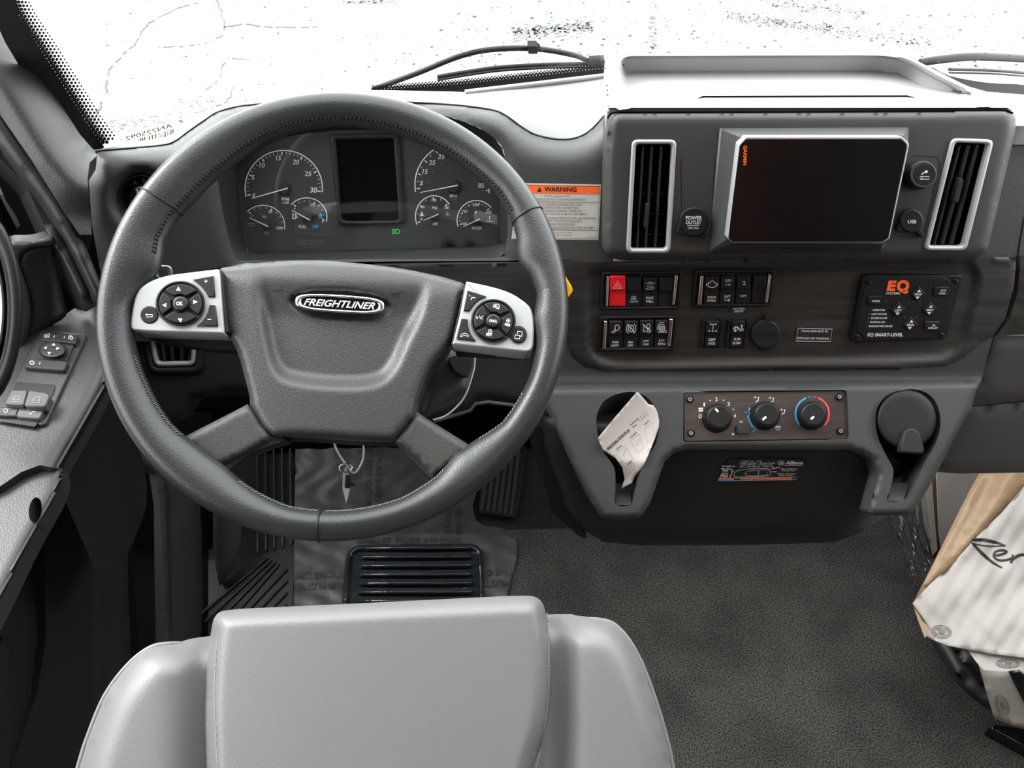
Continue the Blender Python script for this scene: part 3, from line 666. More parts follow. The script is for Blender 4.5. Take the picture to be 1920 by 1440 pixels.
for s, x0, x1, y, h in (('Vehicle equipped with', 1020, 1068, 369.5, 4), ('CONTROLLED FULL LOCKING DIFFERENTIAL.', 1000, 1101, 376, 4.2), ('USE FULL LOCKING DIFFERENTIAL ONLY', 1000, 1093, 385.5, 4.2), ('FOR POOR TRACTION CONDITIONS.', 1004, 1086, 391.5, 4.2), ('DO NOT USE DURING DOWNHILL OPERATION.', 992, 1093, 397.5, 4.2), ('OR AT SPEEDS ABOVE 25 M.P.H. (40 KM/H)', 994, 1100, 403.5, 4.2), ('DRIVING CHARACTERISTICS WILL BE AFFECTED.', 1004, 1118, 411, 4.2), ('"OVERT" CONDITION REQUIRES', 1018, 1091, 416.8, 4.2), ('SPECIAL DRIVING PROCEDURES.', 1004, 1079, 422.4, 4.2), ('NORMAL VEHICLE HANDLING WILL RESUME.', 1006, 1114, 428.5, 4.2), ('For information on this system', 1006, 1075, 437.8, 3.8), ('see the operator\'s manual', 1008, 1072, 443, 3.8), ('24-01234-000', 1100, 1117, 445.5, 2.2)):
    text(mb, WS, s, x0, y, x1, y+.5, h, .0018, bold=.004)
mb.build('lettering', 'labelgrey', r)
# ================================================================ SWITCH BANKS
WP = WD.moved(-.003)
def lerp(a, b, t): return (a[0]+(b[0]-a[0])*t, a[1]+(b[1]-a[1])*t)
def bil(q, u, v): return lerp(lerp(q[0], q[1], u), lerp(q[3], q[2], u), v)
def rocker(r, q, m, glf, lines, extra=None):
    """q: corners TL TR BR BL of the whole key; upper half stands proud"""
    mb = MB(); up_ = rr([bil(q, .03, 0), bil(q, .97, 0), bil(q, .97, .47), bil(q, .03, .47)], 2.5, 3)
    slab(mb, WP, up_, .0085, -.004, b=1.8)
    dn = rr([bil(q, .01, .44), bil(q, .99, .44), bil(q, .99, 1), bil(q, .01, 1)], 1.2, 2)
    slab(mb, WP, dn, .004, -.004, b=1.2); k = mb.build('rocker_key', m, r)
    mb = MB(); n = 0
    for s, u0, u1, v, h, off in lines:
        a, b = bil(q, u0, v), bil(q, u1, v); text(mb, WP, s, a[0], a[1], b[0], b[1], h, off, bold=.02); n += 1
    for P, wd, off, cl in glf:
        stroke(mb, WP, [bil(q, u, v) for u, v in P], wd, off, cl); n += 1
    if n: mb.build('lettering', 'white' , k)
    return k
U, D = .0089, .0044
def circ(cx, cy, rx, ry, a0=0, a1=360, n=12): return [(cx+rx*math.cos(math.radians(a0+(a1-a0)*i/n)), cy-ry*math.sin(math.radians(a0+(a1-a0)*i/n))) for i in range(n if a1-a0 >= 360 else n+1)]
def bank(label, o, i, keys, chr_, group='rocker switch banks'):
    r = thing('switch_bank', label, 'switch bank', WP.at(*bil(o, .5, .5)), group)
    mb = MB(); ring(mb, WP, rr(o, 4, 4), rr(i, 2, 4), .006, -.001, -.006, rnd=.001); mb.build('bezel', 'black', r)
    mb = MB(); flat(mb, WP, i, -.004); mb.build('backing', 'void', r)
    for c in chr_:
        mb = MB(); slab(mb, WP, rr(c, 1.5), .009, -.003, b=2, seg=3); mb.build('side_strip', 'chrome', r)
    for q, m, g, l in keys: rocker(r, q, m, g, l)
    return r
tri = [((.5, .12), (.28, .38), (.72, .38))]
hz = [([(.5, .16), (.24, .41), (.76, .41)], 1.1, U, True), ([(.5, .25), (.39, .36), (.61, .36)], .9, U, True)]
foot = [([(.15, .2), (.35, .2)], .9, U, False), ([(.4, .17), (.6, .17), (.6, .23), (.4, .23)], .9, U, True), ([(.65, .2), (.85, .2)], .9, U, False), ([(.35, .28), (.3, .31)], .8, U, False), ([(.5, .28), (.5, .31)], .8, U, False), ([(.65, .28), (.7, .31)], .8, U, False),
        ([(.2, .41), (.45, .33), (.75, .36), (.75, .41)], .9, U, True)]
K = lambda x0, x1, y0, y1, s=-2: [(x0, y0), (x1, y0), (x1+s, y1), (x0+s, y1)]
bank('upper left rocker bank beside the wheel, its first key bright red', [(1129, 510), (1279, 508), (1273, 580), (1124, 581)], [(1134, 515.5), (1273.5, 514), (1268.5, 574.5), (1131, 576)],
     [(K(1143, 1174, 518, 574, -1), 'redkey', hz, []), (K(1176, 1203, 520, 574), 'key', [], [('CAB', .35, .65, .70, 3, D), ('STEP', .3, .7, .78, 3, D), ('LIGHTS', .25, .8, .87, 3, D)]),
      (K(1206, 1233, 520, 574), 'key', foot, [('FOOT', .25, .78, .76, 4.6, D), ('WELL', .25, .78, .88, 4.6, D)]), (K(1236, 1263, 520, 574), 'key', [], [])],
     [[(1137, 518), (1143, 518), (1140, 575), (1135, 575)], [(1265, 516), (1272, 516), (1266, 572), (1260, 572)]])
eng = [([(.25, .22), (.4, .22), (.4, .17), (.6, .17), (.62, .22), (.75, .24), (.78, .34), (.6, .4), (.38, .4), (.22, .32)], 1.3, U, True), ([(.14, .24), (.14, .34)], 1.2, U, False), ([(.86, .24), (.86, .34)], 1.2, U, False)]
bank('upper right rocker bank with an engine symbol and a key marked 2', [(1303, 507), (1454, 505.5), (1444, 574), (1297, 576)], [(1309, 512), (1448, 510.5), (1440, 569.5), (1303, 571.5)],
     [(K(1322, 1350, 518, 571, -3), 'key', eng, [('SHDN', .25, .8, .78, 4.3, D), ('OVRD', .25, .8, .90, 4.3, D)]), (K(1352, 1379, 518, 571, -3), 'key', [], [('OPT', .3, .75, .20, 4.6, U), ('1-A', .35, .7, .33, 4.0, U), ('OPT', .3, .75, .76, 4.4, D), ('1-B', .35, .72, .88, 4.2, D)]),
      (K(1382, 1409, 517, 570, -3), 'key', [], [('2', .42, .62, .33, 7.6, U), ('OPT', .3, .75, .76, 4.0, D)]), (K(1412, 1439, 516, 569, -3), 'key', [], [])],
     [[(1313, 517), (1320, 517), (1315, 572), (1307, 572)], [(1441, 514), (1447, 514), (1440, 568), (1434, 568)]])
wl = [(circ(.6, .24, .16, .1), 1.2, U, True), ([(.46, .31), (.22, .42)], 1, U, False), ([(.54, .35), (.36, .42)], 1, U, False), ([(.22, .42), (.4, .42)], .9, U, False)]
aba = [(circ(.5, .27, .2, .12), 1.2, U, True), ([(.2, .12), (.8, .42)], 1.2, U, False), (circ(.5, .27, .34, .2, 120, 240), 1, U, False), (circ(.5, .27, .34, .2, -60, 60), 1, U, False), ([(.4, .33), (.5, .2), (.6, .33)], 1, U, False)]
low = [([(.2, .12), (.82, .42)], 1.2, U, False), (circ(.62, .2, .12, .08), 1, U, True), ([(.3, .2), (.3, .4), (.45, .4)], 1, U, False), (circ(.66, .36, .12, .07), 1, U, True)]
atc = [(circ(.5, .27, .22, .13), 1.2, U, True), (circ(.5, .27, .1, .06), 1.6, U, True), (circ(.5, .27, .33, .2, 60, 200), 1, U, False), ([(.2, .42), (.88, .42)], 1.1, U, False), ([(.7, .36), (.88, .38)], 1, U, False)]
bank('lower left rocker bank whose first key reads work light', [(1125, 593.5), (1270, 592), (1263, 657), (1121, 659)], [(1130, 599), (1265, 597), (1259, 652), (1126, 653.5)],
     [(K(1142, 1168, 602, 654, -2.5), 'key', wl, [('WORK', .28, .78, .80, 4, D), ('LIGHT', .25, .78, .92, 4, D)]), (K(1171, 1197, 602, 654, -2.5), 'key', aba, [('ABA', .3, .7, .80, 4, D), ('OFF', .3, .7, .92, 4, D)]),
      (K(1200, 1226, 601, 653, -2.5), 'key', low, [('LOW', .28, .72, .78, 4, D), ('OFF', .28, .72, .90, 4, D)]), (K(1229, 1254, 601, 653, -2.5), 'key', atc, [('ATC', .32, .75, .76, 4, D), ('SPIN', .28, .8, .88, 4, D)])],
     [[(1132, 602), (1139, 602), (1136, 654), (1129, 654)], [(1255, 598), (1263, 598), (1258, 650), (1251, 650)]])
def single(label, o, key, g, l):
    r = thing('rocker_switch', label, 'rocker switch', WP.at(*bil(o, .5, .5)), 'single rocker switches')
    mb = MB(); slab(mb, WP, rr(o, 2), .001, -.004, b=.6); mb.build('base_plate', 'black', r)
    for a, b in ((0, .13), (.87, 1)):
        mb = MB(); slab(mb, WP, rr([bil(o, a, .06), bil(o, b, .06), bil(o, b, 1), bil(o, a, 1)], 1.2), .006, 0, b=1); mb.build('side_guard', 'key', r)
    rocker(r, key, 'key', g, l)
dl = [([(.3, .12), (.7, .12)], 1.1, U, False), ([(.5, .12), (.5, .33)], 1.1, U, False), ([(.3, .09), (.3, .16)], 1.4, U, False), ([(.7, .09), (.7, .16)], 1.4, U, False), ([(.2, .38), (.32, .38)], 2, U, False), ([(.44, .38), (.56, .38)], 2, U, False), ([(.68, .38), (.8, .38)], 2, U, False)]
single('lone rocker switch reading diff lock', [(1319, 597), (1357, 597), (1352, 652), (1313, 653)], [(1325, 602), (1351, 602), (1347, 651), (1320, 651)], dl, [('DIFF', .28, .76, .76, 4.6, D), ('LOCK', .28, .76, .9, 4.6, D)])
sd_ = [([(.15, .3), (.3, .22), (.45, .24), (.5, .32)], 2.2, U, False), (circ(.3, .36, .06, .04), 1.4, U, True), ([(.55, .3), (.88, .3)], 1.3, U, False), ([(.55, .36), (.88, .36)], 1.3, U, False), ([(.72, .14), (.72, .26)], 2.2, U, False)]
single('lone rocker switch reading susp dump, next to the round cap', [(1367, 597), (1405, 597), (1399, 652), (1361, 653)], [(1373, 602), (1399, 602), (1394, 651), (1367, 651)], sd_, [('SUSP', .28, .76, .74, 4.6, D), ('DUMP', .22, .8, .89, 4.6, D)])
W4 = WD.moved(-.0028)
r = stick('switch_label', 'tiny black label reading docking lights above the lone switches', 'label', W4, [(1368, 576), (1405, 575.5), (1404, 586), (1367, 587)], 'blackink')
mb = MB(); text(mb, W4, 'DOCKING', 1375, 581, 1397, 580.5, 3.9, .0012, bold=.03); text(mb, W4, 'LIGHTS', 1377, 585.6, 1394, 585.2, 3.6, .0012, bold=.03); mb.build('lettering', 'white', r)
r = stick('travel_label', 'black rectangular label with white border left of the leveling panel', 'label', W4, [(1494, 613), (1563, 616), (1559, 643), (1490, 641)], 'blackink')
mb = MB(); stroke(mb, W4, [(1496.5, 615.5), (1560.5, 617), (1557, 640.5), (1492.5, 639.5)], 1.2, .0012, True)
text(mb, W4, 'TRAVEL BARS MUST BE', 1502, 622.4, 1552, 623.2, 3.8, .0012, bold=.02); text(mb, W4, 'INSTALLED FOR TRANSPORT', 1495, 635.6, 1555, 637, 3.8, .0012, bold=.02); mb.build('lettering', 'white', r)
r = thing('socket_cap', 'dark round rubber socket cap with ribbed pull tab beside the lone switches', 'socket cap', W4.at(1436, 628))
mb = MB(); knob(mb, W4, 1436, 627, [(28, 0), (28, .005), (26.5, .0065), (24, .007)], 36); mb.build('cap', 'dark', r)
mb = MB(); slab(mb, W4, rr([(1434, 592), (1447, 591), (1446, 603), (1434, 603)], 2), .007, 0, b=1); mb.build('hinge', 'dark', r)
mb = MB(); slab(mb, W4, rr([(1427, 645), (1442, 645), (1440, 657), (1424, 657)], 2), .005, 0, b=1)
for k in range(4): stroke(mb, W4, [(1427, 647+k*2.8), (1440, 647+k*2.8)], 1, .006)
mb.build('pull_tab', 'black', r)
mb = MB(); text(mb, W4, 'CLOSED', 1417, 631, 1454, 631, 7, .0074); mb.build('lettering', 'black', r)
# leveling panel -------------------------------------------------------
r = thing('leveling_panel', 'black keypad panel with an orange two-letter logo and four diamond keys', 'control panel', W4.at(1700, 578))
eo = rr([(1620, 515.5), (1807, 516), (1774, 637), (1595, 643)], [10, 8, 12, 10], 5)
mb = MB(); slab(mb, W4, eo, .009, -.002, b=2.5, seg=3); mb.build('frame', 'black', r)
ei = [(1640, 521), (1775, 521), (1790, 536), (1778, 608), (1745, 634), (1625, 638), (1605, 618), (1622, 534)]
mb = MB(); EP = W4; slab(mb, EP, rr(ei, 4), .0102, .008, b=1.2); mb.build('membrane', 'black', r)
E1 = .0106
for x, y in ((1629.5, 530), (1793, 528.5), (1608, 632.5), (1766, 629.5)):
    mb = MB(); knob(mb, EP, x, y, [(5, .009), (4.6, .0112), (3.5, .0116)], 14); s = mb.build('screw', 'chrome' if 0 else 'dark', r)
    mb = MB(); stroke(mb, EP, [(x-3, y-1), (x+3, y+1)], 1.2, .0119); stroke(mb, EP, [(x-1, y+3), (x+1, y-3)], 1.2, .0119); mb.build('screw_slot', 'void', s)
for s, q, l in (('sq', [(1628, 555), (1656, 555), (1653.5, 571), (1626, 571)], [('POWER', 1635, 566.5, 1650, 566.5, 3.6)]), ('sq', [(1753, 538), (1781, 538), (1777.5, 555), (1750.5, 555)], [('AUTO', 1763, 546.5, 1774.5, 546.5, 3.4), ('LEVEL', 1761, 551.8, 1773.5, 551.8, 3.4)]),
                ('sq', [(1735, 603), (1763, 603), (1759, 619.5), (1732.5, 619.5)], [('ALL', 1747.5, 611.5, 1754.5, 611.5, 3.4), ('RETRACT', 1740.5, 617, 1758.5, 617, 3.4)])):
    mb = MB(); slab(mb, EP, rr(q, 2), .0128, .010, b=1.4); k = mb.build('key_button', 'key', r); mb = MB()
    for t in l: text(mb, EP, *t, .0132, bold=.03, shear=.15)
    mb.build('lettering', 'white', k)
for x, y, s in ((1722, 552, 'FRONT'), (1684.5, 582, 'LEFT'), (1744, 581, 'RIGHT'), (1707.5, 609, 'REAR')):
    mb = MB(); slab(mb, EP, rr([(x+1.5, y-15), (x+14, y-1), (x-1.5, y+14), (x-14, y+.5)], 1.5, 2), .013, .010, b=1.3); k = mb.build('diamond_key', 'key', r)
    mb = MB(); flat(mb, EP, [(x-2.5, y-4), (x+5, y-4), (x+2, y-9.5)], .0134); flat(mb, EP, [(x-5.5, y+4), (x+2.5, y+4), (x-2, y+9)], .0134); text(mb, EP, s, x-7, y+2, x+7, y+2, 3.8, .0134, bold=.03, shear=.15); mb.build('lettering', 'white', k)
mb = MB(); text(mb, EP, 'E', 1662, 546, 1682, 546, 20, E1, bold=.06, shear=.22)
text(mb, EP, 'Q', 1680, 551, 1706, 551, 26, E1, bold=.06, shear=.1); mb.build('logo', 'orange', r)
mb = MB(); text(mb, EP, 'SYSTEMS', 1661, 552, 1688, 552, 4, E1, bold=.02, shear=.15); text(mb, EP, 'EQ SMART-LEVEL', 1626, 632, 1694, 632, 7.5, E1, bold=.03, shear=.2)
for k, s in enumerate(('OPERATING', 'LOW VOLTAGE', 'EXCESS SLOPE', 'IGNITION ON', 'ENGAGE PARK BRAKE')):
    x0 = 1636-k*1.7; text(mb, EP, s, x0, 583+k*7.6, x0+len(s)*2.6, 583+k*7.6, 3.4, E1, bold=.03, shear=.15)
mb.build('lettering', 'white', r)
mb = MB()
for x, y in [(1661, 564)]+[(1632-k*1.7, 581+k*7.6) for k in range(5)]+[(1704, 566), (1713, 566), (1725, 566), (1678, 594), (1697, 595), (1718, 595), (1738, 593), (1701, 621)]: flat(mb, EP, ell(x, y, 1.3, n=8), E1)
mb.build('indicator_dots', 'faint', r, kind='stuff')

# ================================================================ CLIMATE PANEL
lw = thing('lower_console', 'grey lower console with two keyhole cup holders and dark knee bolster', 'console', LP.at(1430, 800))
lo_ = [(1000, 722), (1838, 711), (1822, 762), (1785, 830), (1752, 895), (1724, 943), (1709, 962), (1690, 966), (1640, 967), (1628, 960), (1640, 915), (1647, 888), (1638, 864), (1618, 850), (1594, 843), (1287, 843), (1262, 850), (1246, 866), (1232, 905), (1218, 945), (1201, 970), (1165, 975), (1129, 971), (1105, 935), (1075, 875), (1040, 800), (1015, 745)]
hl = cr([(1119, 805), (1120, 775), (1134, 751), (1160, 738), (1190, 735), (1216, 747), (1231, 772), (1235, 805), (1228, 835), (1208, 866), (1199, 890), (1190, 925), (1183, 947), (1155, 947), (1154, 915), (1153, 882), (1145, 866), (1128, 840)], True, 4)
hr = cr([(1642, 793), (1645, 765), (1663, 742), (1692, 731), (1722, 731), (1747, 744), (1761, 770), (1763, 800), (1754, 832), (1734, 866), (1722, 896), (1706, 930), (1694, 939), (1664, 939), (1670, 915), (1675, 882), (1664, 858), (1648, 825)], True, 4)
plate = rr([(1281, 734), (1588, 731), (1592, 824), (1281, 829)], 8, 4)
def hlow(x, y, d):
    h = edge(d, 9, .008)
    h -= .010*(1-sstep(0, 12, y-(722-(x-1010)*.0125)))
    return h
mb = MB(); relief(mb, LP, lo_, hlow, 8, holes=[hl, hr, plate], back=-.035, hback=-.006); mb.build('console_panel', 'lower', lw)
for nm, h_ in (('cup_holder_well', hl), ('cup_holder_well', hr)):
    mb = MB(); tp = [LP.at(*p, -.001) for p in h_]; cz = sum(p.z for p in tp)/len(tp)
    loops(mb, [tp, [Vector((p.x, p.y+.01, p.z-.03)) for p in tp], [Vector((p.x, p.y+.02, cz-.085)) for p in tp]], cap1=True); mb.build(nm, 'lower', lw)
    e = [p for p in h_ if p[1] > 900]; 
for q in ([(1157, 922), (1182, 922), (1184, 947), (1154, 947)], [(1672, 905), (1704, 905), (1694, 939), (1664, 939)]):
    mb = MB(); A, B, Cc, Dd = LP.at(*q[0], -.035), LP.at(*q[1], -.035), LP.at(*q[2], -.004), LP.at(*q[3], -.004); mb.add([A, B, Cc, Dd], [(0, 1, 2, 3)], False); mb.build('slot_ramp', 'lower', lw)
bo = [(1005, 760), (1030, 770), (1500, 800), (1700, 850), (1720, 920), (1650, 975), (1615, 998), (1565, 1017), (1400, 1022), (1200, 1023), (1130, 1016), (1092, 992), (1062, 960), (1045, 910), (1020, 850)]
mb = MB(); relief(mb, KP, bo, lambda x, y, d: edge(d, 40, .04)+.0, 12, back=-.12); mb.build('knee_bolster', 'bolster', lw)
mb = MB(); relief(mb, PL(KP.p+Vector((-.0, .03, 0)), 10), [(985, 800), (1030, 800), (1060, 930), (1100, 1010), (1085, 1005), (1035, 960), (1018, 900)], None, 14, back=-.1); mb.build('bolster_side', 'dark', lw)
# heater controls
CP = LP.moved(-.004)
r = thing('climate_controls', 'brown wood-grain climate plate with three round knobs, below the wood trim', 'climate control', CP.at(1436, 780))
mb = MB(); slab(mb, CP, inset(plate, 1.5), 0, -.004, b=.8); mb.build('plate', 'hvwood', r)
for x, y in ((1294, 748.5), (1296, 812), (1574.5, 744), (1577, 808)):
    mb = MB(); knob(mb, CP, x, y, [(7.5, 0), (7, .003), (5, .004)], 16); s = mb.build('screw', 'black', r)
    mb = MB(); loops(mb, [[CP.at(a, b, .0043) for a, b in ell(x, y, 3.4, n=14)], [CP.at(a, b, .0043) for a, b in ell(x, y, 2, n=14)]], cap1=False); mb.build('screw_socket', 'silver', s)
for x, y, tx_, ty_, a in ((1346, 783, 6, -2, (1341.5, 766.5, 1347, 772.5)), (1436, 778, 8, -3, (1437, 781.5, 1430, 787.5)), (1523, 778, 9, -3, (1526.5, 781, 1520.5, 786.5))):
    mb = MB(); R0 = 27
    loops(mb, [[CP.at(p, q, o) for p, q in ell(x+dx, y+dy, rd, n=36)] for rd, o, dx, dy in ((R0, 0, -2, 2), (R0, .006, 0, 1), (24.5, .014, 2, 0), (22.5, .0165, 3, -1), (19, .0175, 3.5, -1.5))]); k = mb.build('control_knob', 'black', r)
    mb = MB(); dx, dy = a[2]-a[0], a[3]-a[1]; L = math.hypot(dx, dy); nx, ny = -dy/L*2, dx/L*2
    slab(mb, CP, rr([(a[0]+nx, a[1]+ny), (a[0]-nx, a[1]-ny), (a[2]-nx, a[3]-ny), (a[2]+nx, a[3]+ny)], 1), .0185, .016, b=.5); mb.build('pointer', 'white', k)
mb = MB(); slab(mb, CP, rr([(1381, 799), (1407, 798.5), (1407, 814), (1381, 814.5)], 4), .006, 0, b=2); mb.build('push_button', 'bolster', r)
mb = MB(); C1 = .0006
for s, x, y, h in (('1', 1320, 762, 7), ('2', 1342, 752, 7), ('3', 1365, 761, 7), ('4', 1376.5, 783, 6.5)): text(mb, CP, s, x-1, y, x+(2 if s == '1' else 3.5), y, h, C1)
stroke(mb, CP, ell(1313, 780.5, 2.6, 3.2, n=14), 1.3, C1, True)
for x, y in ((1331.5, 751), (1357, 750.5), (1375, 767.5)): flat(mb, CP, ell(x, y, 1.3, n=8), C1)
for a in range(4): flat(mb, CP, ell(1314+2.9*math.cos(a*1.57+.7), 768+2.9*math.sin(a*1.57+.7), 2.4, 1.8, 0, 10), C1)
def man(x, y, fl=1, arrow=True):
    flat(mb, CP, ell(x+3*fl, y-3, 1.5, n=8), C1); stroke(mb, CP, [(x+3*fl, y-1), (x+2.5*fl, y+3), (x-1*fl, y+3), (x-1.5*fl, y+6)], 1.5, C1)
    if arrow: stroke(mb, CP, [(x-6*fl, y-4), (x-1*fl, y-4)], 1, C1); stroke(mb, CP, [(x-3*fl, y-6), (x-1*fl, y-4), (x-3*fl, y-2)], .9, C1)
man(1419, 749); man(1447, 750); man(1468, 772, 1)
stroke(mb, CP, [(1453, 799), (1464, 799), (1461, 806), (1456, 806)], 1.1, C1, True); stroke(mb, CP, [(1455, 801), (1462, 801)], 1.4, C1)
stroke(mb, CP, [(1393, 789), (1387, 790), (1387, 792), (1393, 792)], 1, C1); flat(mb, CP, ell(1374.5, 814, 2.2, n=10), C1)
mb.build('lettering', 'white', r)
mb = MB(); stroke(mb, CP, [(1406, 764), (1404, 770)], 3, C1); man(1402, 777); stroke(mb, CP, ell(1436, 777, 33, 33, 0, 10, 188, 226), 2.6, C1); man(1413, 804)
stroke(mb, CP, ell(1523, 776, 31.5, 32, 0, 20, 112, 220), 3.2, C1)
for a in (104, 97): stroke(mb, CP, ell(1523, 776, 31.5, 32, 0, 1, a-2, a+1), 2.6, C1)
mb.build('cool_marks', 'blue', r)
mb = MB(); stroke(mb, CP, ell(1523, 776, 31.5, 32, 0, 20, -42, 70), 3.2, C1)
for a in (84, 77): stroke(mb, CP, ell(1523, 776, 31.5, 32, 0, 1, a-1, a+2), 2.6, C1)
mb.build('heat_marks', 'red', r)
# transmission sticker
KS = KP.moved(.0015)
r = stick('shift_sticker', 'black instruction sticker with white diagram on the knee bolster', 'sticker', KS, rr([(1366, 860.5), (1512, 860.5), (1494, 903), (1345, 904.5)], 6), 'blackink', .0012)
mb = MB(); sh = 1.2
for s, x0, x1, y in (('+ Shift Up - Pull', 1387, 1428, 866.5), ('- Shift Down - Short Push', 1385, 1453, 869.8), ('Low Mode - Long Push', 1389, 1448, 873.2), ('Exit Low Mode - Shift Up', 1387, 1451, 876.6)): text(mb, KS, s, x0, y, x1, y, 2.9, .0016, bold=.01)
for s, x0, x1, y in (('Engine', 1354.5, 1378, 876), ('Brake', 1352.5, 1372, 881), ('Off', 1355, 1365, 885), ('Low', 1353, 1365, 889), ('Med', 1351.5, 1365, 892.5), ('High', 1350, 1365, 896)): text(mb, KS, s, x0, y, x1, y, 3.3, .0016, bold=.03)
text(mb, KS, 'Manual Mode', 1465, 880.5, 1494, 880.5, 2.4, .0016); text(mb, KS, 'Long Press', 1466, 884, 1490, 884, 2.4, .0016); text(mb, KS, 'Mode Selection', 1458, 889.5, 1492, 889.5, 2.4, .0016); text(mb, KS, 'Short Press', 1461, 893, 1486, 893, 2.4, .0016)
text(mb, KS, 'Allison', 1472, 871, 1507, 871, 6.5, .0016, bold=.04, shear=.3); stroke(mb, KS, [(1471, 872.6), (1505, 872.6)], .8, .0016)
loops(mb, [[KS.at(*p, .0016) for p in ell(1464.5, 868, 6.5, 4.2, n=20)], [KS.at(*p, .0016) for p in ell(1464.5, 868, 5.3, 3.2, n=20)]], cap1=False); text(mb, KS, 'Al', 1461, 870, 1468, 870, 3.6, .0016, bold=.03)
stroke(mb, KS, cr([(1376, 890), (1382, 883), (1405, 879), (1440, 879), (1444, 884), (1440, 892), (1400, 894), (1380, 894)], True, 4), .8, .0016, True)
stroke(mb, KS, cr([(1397, 888), (1402, 884), (1420, 882), (1420, 892), (1400, 891)], True, 3), .7, .0016, True); stroke(mb, KS, [(1423, 881), (1441, 881), (1438, 891), (1422, 892)], .8, .0016, True)
stroke(mb, KS, [(1447, 879), (1462, 876)], 1.5, .0016); stroke(mb, KS, [(1447, 884.5), (1456, 884.5)], 1.5, .0016); stroke(mb, KS, [(1369.5, 894), (1373.5, 883)], 1.2, .0016)
flat(mb, KS, ell(1373.8, 882.5, 1.4, n=8), .0016); flat(mb, KS, ell(1369.2, 894, 1.4, n=8), .0016)
text(mb, KS, 'To Start Engine, Gear Selector Must Be in N (Neutral)', 1388, 901.5, 1484, 900.5, 2.2, .002); stroke(mb, KS, [(1376, 896.5), (1495, 894.8), (1494, 899.5), (1375, 901)], .6, .0016, True)
mb.build('lettering', 'white', r)
mb = MB(); flat(mb, KS, [(1347.5, 896.2), (1376, 896.2), (1375.5, 898.5), (1347, 898.5)], .0017); flat(mb, KS, [(1390, 896.8), (1485, 895.2), (1484.5, 897.8), (1389, 898.8)], .0017); mb.build('heat_band', 'orange', r)
mb = MB(); flat(mb, KS, [(1347, 898.5), (1375.5, 898.5), (1375, 902), (1346, 902)], .0017); mb.build('blue_band', 'blue', r)
# note in the left holder
NP = LP.moved(.012); NP = PL(LP.at(1185, 800, .006), 40, 6)
no = [(1194, 735.5), (1198, 737), (1206, 746), (1211, 752), (1216, 758), (1225, 760), (1230, 767), (1233.5, 776), (1236, 790), (1235.5, 800), (1226, 828), (1208, 871), (1195, 887.5), (1188, 898), (1185, 906), (1165, 916), (1171, 898), (1167, 877), (1154, 859), (1130.5, 844), (1126, 834), (1121, 821.5), (1155, 781)]
r = thing('recon_note', 'curled white paper status note stuffed in the left cup holder', 'note', NP.at(1180, 820))
def hnote(x, y, d=None): 
    t = ((x-1180)*.72-(y-820)*-.69)/50; return .012*np.abs(t)**1.7*np.sign(t)*.0+.010*t*t-.004*t+.0*x-.02*sstep(860, 915, y)
mb = MB(); relief(mb, NP, no, hnote, 5, back=-.001, skirt=False); s = mb.build('sheet', 'note', r); sm = s.modifiers.new('s', 'SOLIDIFY'); sm.thickness = .0004
class BentPL:
    def __init__(s, pl, h): s.pl = pl; s.h = h; s.n = pl.n
    def at(s, x, y, off=0): return s.pl.at(x, y, float(s.h(np.float64(x), np.float64(y)))+off)
NB = BentPL(NP, hnote); mb = MB()
text(mb, NB, 'RECON STATUS', 1141, 844.5, 1182, 808, 5.5, .0006, bold=.03)
text(mb, NB, 'COACH', 1156, 845, 1166, 836.5, 3, .0006); text(mb, NB, 'CHASSIS', 1182, 822.5, 1194.5, 812, 3, .0006); text(mb, NB, 'PARTS', 1209, 798, 1218, 790, 3, .0006); text(mb, NB, 'Received', 1183, 798, 1196.5, 786, 3, .0006); text(mb, NB, 'Date', 1187, 802.5, 1194, 797, 3, .0006)
text(mb, NB, 'AUDIT', 1177, 873, 1186, 866, 3.2, .0006, bold=.03); mb.build('lettering', 'blackink', r)
mb = MB()
for q in ([(1155, 850), (1172, 836), (1187, 860), (1172, 871)], [(1182, 826), (1199, 813), (1207, 840), (1196, 850)], [(1208, 805), (1224, 791), (1226, 812), (1215, 832)], [(1174, 880), (1190, 866), (1188, 880), (1176, 892)]): stroke(mb, NB, densify(q, 4), .6, .0006, True)
stroke(mb, NB, [(1174, 842), (1170, 852), (1170, 857), (1168, 852)], .8, .0006); stroke(mb, NB, [(1199, 823), (1196, 834), (1195, 836), (1193, 832)], .8, .0006)
text(mb, NB, '5 5 2 6', 1198, 790, 1215, 776, 6.5, .0006, bold=-.005, shear=.2)
stroke(mb, NB, [(1200, 792), (1216, 776)], .5, .0006)
mb.build('tick_boxes', 'grey', r)
# lidded cup in the right holder
r = thing('lidded_cup', 'black cup with flat round lid and flip tab in the right cup holder', 'cup', LP.at(1700, 800))
mb = MB(); LC = PL(LP.at(1700, 790, .004), 50)
loops(mb, [[LC.at(*p, -.055) for p in ell(1700, 806, 46, 46, n=36)], [LC.at(*p, -.004) for p in ell(1699, 792, 55, 56, n=36)]], cap0=False, cap1=False); mb.build('cup_body', 'gloss', r)
mb = MB(); knob(mb, LC, 1700, 786, [(54.5, -.006), (55.5, .001), (54, .0045), (50, .006), (40, .0062)], 44, 1.0); mb.build('lid', 'black', r)
mb = MB(); slab(mb, LC, rr([(1696, 806), (1712, 800), (1726, 812), (1734, 845), (1728, 852), (1690, 849), (1688, 838)], [6, 10, 10, 5, 4, 4, 8], 4), .013, .002, b=4, seg=3); mb.build('flip_tab', 'dark', r)
